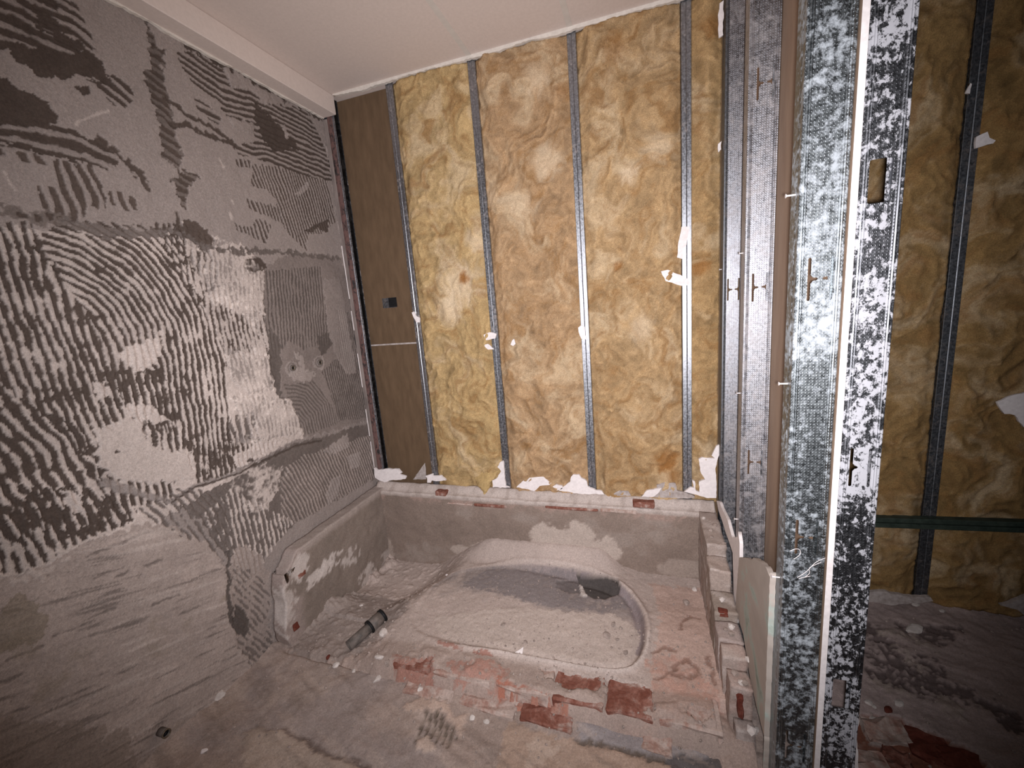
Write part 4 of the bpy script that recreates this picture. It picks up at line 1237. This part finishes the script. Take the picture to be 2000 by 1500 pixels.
scrap('plasterboard_scrap', 'k2', [(1070, 605), (1130, 540), (1200, 530), (1290, 510), (1260, 560), (1190, 610)], 'y', yb - .004, TH, M['gypsum'], 'white angled plasterboard piece beside the grey ribbed plaster lump')
scrap('plasterboard_scrap', 'k2', [(1190, 612), (1240, 540), (1235, 480), (1330, 450), (1440, 460), (1455, 540), (1540, 560), (1650, 600), (1640, 625), (1400, 620)], 'y', yb, TH, M['gyp_grey'],
      'grey ribbed plaster lump at the foot of the wool strip left of the last stud')
scrap('plasterboard_scrap', 'k2', [(1530, 550), (1600, 505), (1640, 510), (1620, 430), (1650, 440), (1660, 540), (1700, 560), (1695, 445), (1760, 420), (1715, 350), (1690, 200), (1730, 180), (1865, 190), (1830, 160), (1880, 60), (1920, 40),
                                   (1930, 120), (1890, 220), (1870, 300), (1885, 470), (1880, 620), (1780, 620), (1640, 580)], 'y', yb, TH, M['gypsum'], 'large white plasterboard remnant in the corner against the partition', amp=.0015)
# lying on studs
scrap('plasterboard_scrap', 'c5', [(985, 440), (1020, 425), (1058, 435), (1050, 460), (1000, 470)], 'y', -.006, .006, M['gypsum'], 'upper of two white chips on the second stud from the left')
scrap('plasterboard_scrap', 'c5', [(985, 495), (1010, 490), (1045, 520), (1010, 522)], 'y', -.006, .006, M['gypsum'], 'lower of two white chips on the second stud from the left')
scrap('plasterboard_scrap', 'c5', [(1145, 470), (1155, 462), (1163, 490), (1150, 502), (1135, 495)], 'y', -.034, .004, M['gypsum'], 'thin white chip stuck in the brownish wool strip')
scrap('plasterboard_scrap', 'c5', [(1512, 400), (1530, 385), (1550, 395), (1552, 440), (1560, 465), (1530, 462), (1515, 425)], 'y', -.005, .004, M['gypsum'], 'white paper scrap with screw holes on the bright stud')
scrap('plasterboard_scrap', 'c5', [(585, 315), (600, 310), (610, 335), (630, 345), (630, 370), (610, 370), (590, 330)], 'y', -.006, .006, M['gypsum'], 'pale chip on the stud beside the brown board')
scrap('plasterboard_scrap', 'px', [(1331, 443), (1347, 443), (1341, 478), (1333, 488), (1333, 506), (1322, 503), (1325, 472)], 'y', -.012, .008, M['gypsum'], 'upright white plasterboard scrap on the stud nearest the partition')
scrap('plasterboard_scrap', 'px', [(1291, 530), (1304, 527), (1347, 546), (1346, 556), (1336, 559), (1300, 549)], 'y', -.022, .008, M['gypsum'], 'slanting white plasterboard scrap below the upright one on the stud')
scrap('plasterboard_scrap', 'px', [(1402, 282), (1409, 276), (1408, 292), (1403, 298)], 'y', -.02, .006, M['gypsum'], 'tiny white chip high up beside the partition')
scrap('plasterboard_scrap', 'px', [(1405, 8), (1413, 2), (1412, 70), (1404, 74), (1402, 30)], 'y', -.05, .008, M['gypsum'], 'white torn strip at the top of the partition corner')
scrap('plasterboard_scrap', 'd4', [(1035, 180), (1150, 20), (1165, 170), (1160, 180)], 'y', .038, .004, M['gyp_grey'], 'grey triangular offcut behind the stud at the foot of the brown board')
# next room
scrap('plasterboard_scrap', 'px', [(1905, 268), (1927, 258), (1931, 270), (1943, 275), (1938, 281), (1904, 290)], 'y', -.04, .008, M['gypsum'], 'white plasterboard chip on the dark stud of the next room')
scrap('plasterboard_scrap', 'px', [(1885, 182), (1894, 163), (1897, 165), (1893, 184)], 'y', -.04, .006, M['gypsum'], 'narrow white chip left of the dark stud in the next room')
scrap('plasterboard_scrap', 'px', [(1946, 785), (1975, 772), (2015, 762), (2060, 770), (2040, 840), (1998, 834), (1980, 810), (1960, 808)], 'y', -.045, .008, M['gypsum'], 'large pale plasterboard scrap on the wool of the next room')
scrap('plasterboard_scrap', 'r8', [(-40, 260), (-30, 220), (80, 215), (160, 205), (300, 200), (330, 215), (470, 235), (620, 240), (640, 270), (560, 280), (420, 290), (330, 300), (200, 275), (60, 270)], 'y', -.05, .014, M['gyp_grey'],
      'pale torn plaster strip along the floor of the next room')
scrap('plasterboard_scrap', 'r8', [(1130, 300), (1200, 285), (1330, 230), (1500, 220), (1500, 330), (1300, 370), (1250, 330)], 'y', -.05, .014, M['gyp_grey'], 'pale plaster lump at the foot of the wool in the next room')
# on the partition faces
xr = 1.7055
scrap('green_board_remnant', 'k3', [(440, 1150), (500, 1145), (550, 1170), (590, 1150), (650, 1190), (710, 1250), (750, 1340), (770, 1400), (810, 1415), (810, 1800), (830, 2500), (800, 3300), (680, 3300), (690, 2900), (560, 2400), (480, 1900), (400, 1650), (420, 1400), (430, 1250)],
      'x', xr, .0125, M['green'], 'greenish plasterboard remnant on the lower partition, dusty and torn at the top')
scrap('plasterboard_scrap', 'k3', [(210, 590), (240, 600), (260, 660), (290, 720), (320, 780), (340, 860), (365, 950), (420, 945), (425, 890), (440, 1000), (440, 1140), (420, 1400), (400, 1620), (395, 1800), (380, 1600), (375, 1300), (370, 1100), (330, 980), (300, 900), (270, 800), (230, 690)],
      'x', 1.7085, .010, M['gypsum'], 'thin white torn board edge standing between the stub wall and the studs', amp=.0006)
scrap('plasterboard_scrap', 'k4', [(318, 360), (340, 370), (380, 470), (390, 535), (370, 545), (350, 470), (330, 420)], 'x', 1.7065, .008, M['gypsum'], 'white flake of board edge above the end of the stub wall', amp=.001)

# torn board on the far face of the front stud
def edge_scrap(pl, label, amp=.003):
    pts = [on_y(x, y, -.862) for x, y in pl]
    x0 = 1.8712
    p2 = [(max(p[0], x0), p[2]) for p in pts]
    cz = min(p[1] for p in p2)
    me = plate_mesh('torn_board', ragged([(x - x0, z - cz) for x, z in p2], amp, .010, RG), .04)
    me.transform(XZ)
    o = link('torn_board', me, M['gypsum']); o.location = (x0, -.838, cz)
    return tag(o, label, 'plasterboard')


edge_scrap([(1752, 376), (1761, 357), (1766, 360), (1758, 390), (1763, 405), (1757, 425), (1746, 440), (1740, 440)], 'upper pale torn board fragment on the outer edge of the mottled stud', .0008)
edge_scrap([(1735, 470), (1748, 488), (1753, 520), (1752, 540), (1744, 552), (1745, 572), (1738, 580), (1730, 560)], 'middle pale torn board fragment on the outer edge of the mottled stud', .0008)
edge_scrap([(1725, 600), (1735, 622), (1733, 640), (1739, 655), (1735, 668), (1736, 684), (1729, 700), (1729, 715), (1722, 724), (1718, 650)], 'lower pale torn board fragment on the outer edge of the mottled stud', .0008)
edge_scrap([(1672, 1395), (1680, 1412), (1673, 1440), (1678, 1480), (1678, 1520), (1666, 1520)], 'pale board fragment low on the outer edge of the mottled stud', .0008)

# ------------------------------------------------------------------ pipes and outlets


def tube_bm(r_out, r_in, L, seg=24, bm=None, z0=0):
    bm = bm or bmesh.new()
    rings = []
    for (r, z) in ((r_out, z0), (r_out, z0 + L), (r_in, z0 + L), (r_in, z0)):
        rings.append([bm.verts.new((r * math.cos(2 * math.pi * k / seg), r * math.sin(2 * math.pi * k / seg), z)) for k in range(seg)])
    for a, b in ((0, 1), (1, 2), (2, 3), (3, 0)):
        for k in range(seg):
            bm.faces.new((rings[a][k], rings[a][(k + 1) % seg], rings[b][(k + 1) % seg], rings[b][k]))
    return bm


pa = on_z(690, 1254, .022); pb = on_z(750, 1200, .045)
dp = np.linalg.norm(pb - pa)
wp = empty('waste_pipe', pa, 'grey waste pipe stub with black mouth in the channel of the bath bed', 'pipe')
wp.rotation_euler = Vector(pb - pa).to_track_quat('Z', 'Y').to_euler()
bm_obj('pipe', tube_bm(.020, .017, dp * .72, z0=-.02), M['pvc'], wp, True)
bm_obj('coupling', tube_bm(.0255, .019, dp * .40, z0=dp * .50), M['pvc'], wp, True)
bm_obj('collar', tube_bm(.0275, .024, .010, z0=dp * .49), M['black'], wp, True)
bm_obj('collar', tube_bm(.0275, .018, .012, z0=dp * .90), M['black'], wp, True)  # end ring at the pipe mouth, coloured black

for (x, y), lb in (((1630, 625), 'left of the two capped water outlets in the adhesive-covered wall'), ((1782, 594), 'right of the two capped water outlets, nearer the corner')):
    p = on_x(*cr('c2', [(x, y)])[0], .0)
    t = empty('water_outlet', (0.002, p[1], p[2]), lb, 'water outlet')
    R90 = Matrix.Rotation(math.radians(90), 4, 'Y')
    for nm, ro, ri, L, z0, mt in (('outlet_ring', .0135, .0095, .006, 0, 'pvc'), ('socket', .0095, .006, .004, 0, 'brass'), ('plug', .0060, .0015, .003, 0, 'black')):
        bm = tube_bm(ro, ri, L, 20, None, z0)
        bmesh.ops.transform(bm, matrix=R90, verts=bm.verts)
        bm_obj(nm, bm, M[mt], t, True)
p = on_x(312, 1428, .0)
t = empty('pipe_stub', (0, p[1], p[2]), 'short open pipe stub sticking out of the wall low down near the floor', 'pipe')
for nm, ro, ri, L, z0, mt in (('pipe', .012, .0098, .030, 0, 'pvc'), ('bore_shade', .0098, .002, .024, 0, 'black'), ('rim', .0128, .0098, .003, .028, 'brass')):  # inner part is a black fill painting the shade inside the open pipe
    bm = tube_bm(ro, ri, L, 20, None, z0)
    bmesh.ops.transform(bm, matrix=Matrix.Rotation(math.radians(90), 4, 'Y'), verts=bm.verts)
    bm_obj(nm, bm, M[mt], t, True)

# ------------------------------------------------------------------ loose rubble
exec_rng = random.Random(17)


def bed_h(x, y):
    i = int(np.clip(np.searchsorted(bc.a, x), 0, len(bc.a) - 1)); j = int(np.clip(np.searchsorted(bc.b, y), 0, len(bc.b) - 1))
    if .05 < x < 1.68 and -1.0 < y < -.05:
        return max(float(bc.h[i, j]), flo_h(x, y))
    return flo_h(x, y)


def flo_h(x, y):
    i = int(np.clip(np.searchsorted(fc.a, x), 0, len(fc.a) - 1)); j = int(np.clip(np.searchsorted(fc.b, y), 0, len(fc.b) - 1))
    return float(fc.h[i, j])


def chunk(px, py, zg, s, mat, label, flat=.6, group=None, name='mortar_chunk', cat='rubble'):
    p = on_z(px, py, zg)
    r = random.Random(int(px * 31 + py * 7))
    bm = bmesh.new(); bmesh.ops.create_icosphere(bm, subdivisions=2, radius=1)
    k = [r.uniform(.75, 1.25), r.uniform(.6, 1.0), flat * r.uniform(.8, 1.1)]
    pl = [(Vector((r.uniform(-1, 1), r.uniform(-1, 1), r.uniform(-.6, 1))).normalized(), r.uniform(.6, .85)) for _ in range(7)]
    for v in bm.verts:
        for n_, d_ in pl:
            e = v.co.dot(n_) - d_
            if e > 0: v.co -= n_ * e
        v.co = Vector((v.co.x * s * k[0], v.co.y * s * k[1], v.co.z * s * k[2]))
    o = bm_obj(name, bm, mat)
    h = bed_h(p[0], p[1])
    o.location = (p[0], p[1], h + s * k[2] * .45)
    o.rotation_euler = (0, 0, r.uniform(0, 6))
    return tag(o, label, cat, group)


chunk(1185, 1239, .036, .015, M['stone'], 'grey flat stone chip lying in the bath-shaped hollow, left of the dark pebbles', .5)
chunk(1198, 1218, .036, .011, M['stone'], 'small dark pebble above the flat grey chip in the hollow')
chunk(1212, 1225, .036, .010, M['stone'], 'dark pebble at the rounded right end of the hollow')
chunk(1222, 1272, .036, .014, M['stone'], 'rough grey pebble against the front curve of the hollow')
chunk(1206, 1247, .036, .008, M['stone'], 'little grey crumb right of the flat stone chip')
chunk(983, 1222, .036, .012, M['stone'], 'flat grey chip in the middle of the mortar bed', .4)
chunk(1027, 1255, .036, .010, M['stone'], 'grey chip near the front lip of the hollow', .4)
chunk(1357, 1152, .03, .016, M['stone_pale'], 'pale lump of mortar at the foot of the stub wall')
chunk(1340, 1178, .03, .016, M['stone'], 'grey lump left of the stub wall foot')
chunk(740, 1283, .045, .018, M['stone_pale'], 'pale mortar lump beside the leftmost red brick')
chunk(757, 1296, .036, .012, M['stone'], 'grey crumb below the pale lump left of the red brick')
chunk(735, 1317, .02, .015, M['stone_pale'], 'long pale crumb on the rubble slope left of the red brick')
chunk(750, 1245, .03, .022, M['stone_pale'], 'big pale chunk beside the waste pipe', .7)
chunk(722, 1262, .02, .012, M['stone'], 'grey crumb in front of the waste pipe')
chunk(818, 1332, .03, .014, M['stone_pale'], 'pale pebble stuck on the face of the leftmost red brick')
chunk(656, 1298, .005, .018, M['stone_pale'], 'pale flat lump at the left end of the bath front', .5)
chunk(690, 1304, .005, .013, M['stone_pale'], 'pale crumb right of the flat lump at the bath front')
chunk(640, 1282, .005, .012, M['brick_dark'], 'reddish crumb at the left end of the bath front')
chunk(430, 1362, .0, .026, M['stone_pale'], 'pale rubble lump on the floor at the foot of the left wall', .6)
chunk(404, 1366, .0, .014, M['brick_dark'], 'small brown crumb on the floor beside the pale lump')
chunk(398, 1466, .0, .010, M['gypsum'], 'white crumb on the floor at the bottom left', .5)
chunk(922, 1402, .0, .012, M['stone_pale'], 'pale pebble on the floor right of the comb marks')
chunk(950, 1408, .0, .012, M['stone_pale'], 'second pale pebble right of the comb marks', .6)
chunk(645, 1162, .005, .010, M['stone_pale'], 'pale chip in the left channel below the side ledge')
chunk(704, 1175, .0, .011, M['stone_pale'], 'pale crumb in the left channel behind the waste pipe')
chunk(870, 1102, .09, .008, M['gypsum'], 'white crumb on the rear slope of the mortar bed')
chunk(1474, 1427, .0, .014, M['stone_pale'], 'white crumb on the floor by the end of the stub wall')
chunk(1462, 1283, .15, .012, M['stone_pale'], 'pale pebble lodged on top of the stub wall near the green board', .7)
# the white triangular chip
p = on_z(1014, 1270, .045)
me = plate_mesh('board_chip', [(-.016, -.008), (.012, -.010), (.014, .014), (.002, .004)], .005)
o = link('board_chip', me, M['gypsum']); o.location = (p[0], p[1], bed_h(p[0], p[1]) + .008); o.rotation_euler = (.35, .1, .2)
tag(o, 'white triangular plasterboard chip at the front lip of the mortar bed', 'plasterboard')

# next-room bricks on the floor
for i, (pl, rz, m) in enumerate((([(95, 1120), (320, 1120), (480, 1230), (320, 1300)], .1, 'brick_dusty'), ([(520, 1200), (700, 1250), (700, 1340), (540, 1420)], -.3, 'brick_dark'), ([(720, 1320), (900, 1380), (1020, 1460), (760, 1500)], -.25, 'brick_dark'),
                                 ([(300, 1320), (480, 1380), (520, 1480), (320, 1460)], -.2, 'brick'), ([(90, 1360), (280, 1370), (300, 1500), (80, 1500)], .1, 'brick_dusty'))):
    x0, x1, y0, y1 = top_of('r8', pl, .0)
    brick(x0, x1 - .01, y0, y1 - .01, -.04, .004, M[m], rz, .0, parent=flo, amp=.006, seed=30 + i)
for (x, y, s, mt, lb) in ((1697, 1373, .014, 'stone_pale', 'pale crumb on the floor of the next room beside the mottled stud'), (1708, 1380, .008, 'stone_pale', 'smaller pale crumb right of the one beside the mottled stud'), (1756, 1372, .014, 'stone_pale', 'pale chip on the scraped floor of the next room'),
                          (1735, 1385, .015, 'brick_dark', 'upright brown shard on the floor of the next room'), (1786, 1228, .03, 'stone_pale', 'flat pale adhesive lump on the floor of the next room'), (1710, 1405, .02, 'stone_pale', 'rough pale lump on the bricks of the next room'),
                          (1788, 1180, .015, 'stone_pale', 'pale crumb under the wool at the back of the next room'), (1840, 1192, .014, 'stone_pale', 'second pale crumb under the wool at the back of the next room')):
    chunk(x, y, .0, s, M[mt], lb, .45)

# crumbs nobody could count
bm = bmesh.new()
cr_r = random.Random(99)
for i in range(1500):
    if i < 950:
        x = cr_r.uniform(.08, 1.62); y = cr_r.triangular(-.95, -.08, -.72)
    elif i < 1250:
        x = cr_r.uniform(.02, 1.68); y = cr_r.uniform(-1.5, -.85)
    else:
        x = cr_r.uniform(1.92, 2.9); y = cr_r.uniform(-.9, -.05)
    s = cr_r.choice((.0018, .002, .0025, .003, .004, .005))
    r = bmesh.ops.create_cone(bm, segments=5, radius1=s, radius2=s * .5, depth=s * 1.2, cap_ends=True)
    z = bed_h(x, y)
    mt = Matrix.Translation((x, y, z + s * .3)) @ Matrix.Rotation(cr_r.uniform(0, 6), 4, 'Z') @ Matrix.Rotation(cr_r.uniform(-.8, .8), 4, 'X')
    bmesh.ops.transform(bm, matrix=mt, verts=r['verts'])
tag(bm_obj('rubble_crumbs', bm, M['stone']), 'fine mortar crumbs scattered over the bed and floor', 'rubble', kind='stuff')

# a few loose glass-fibre strands caught on the front stud
cu = bpy.data.curves.new('fibre_strands', 'CURVE'); cu.dimensions = '3D'; cu.bevel_depth = .0006; cu.bevel_resolution = 1
for pts in ([(1557, 1128), (1575, 1118), (1590, 1100), (1605, 1092), (1612, 1090)], [(1572, 1127), (1584, 1120), (1578, 1110), (1592, 1103), (1604, 1098)], [(1543, 1076), (1560, 1068), (1566, 1084), (1550, 1092)], [(1560, 1130), (1570, 1128), (1583, 1125)]):
    spn = cu.splines.new('NURBS'); spn.points.add(len(pts) - 1); spn.use_endpoint_u = True; spn.order_u = 3
    for q_, (x, y) in zip(spn.points, pts):
        p = on_y(x, y, -.8655); q_.co = (*p, 1)
cu_o = bpy.data.objects.new('fibre_strands', cu); COL.objects.link(cu_o)
me_f = bpy.data.meshes.new_from_object(cu_o.evaluated_get(bpy.context.evaluated_depsgraph_get()))
bpy.data.objects.remove(cu_o); bpy.data.curves.remove(cu)
tag(link('fibre_strands', me_f, M['gypsum']), 'few pale fibre strands caught on the chalky front stud', 'fibres')
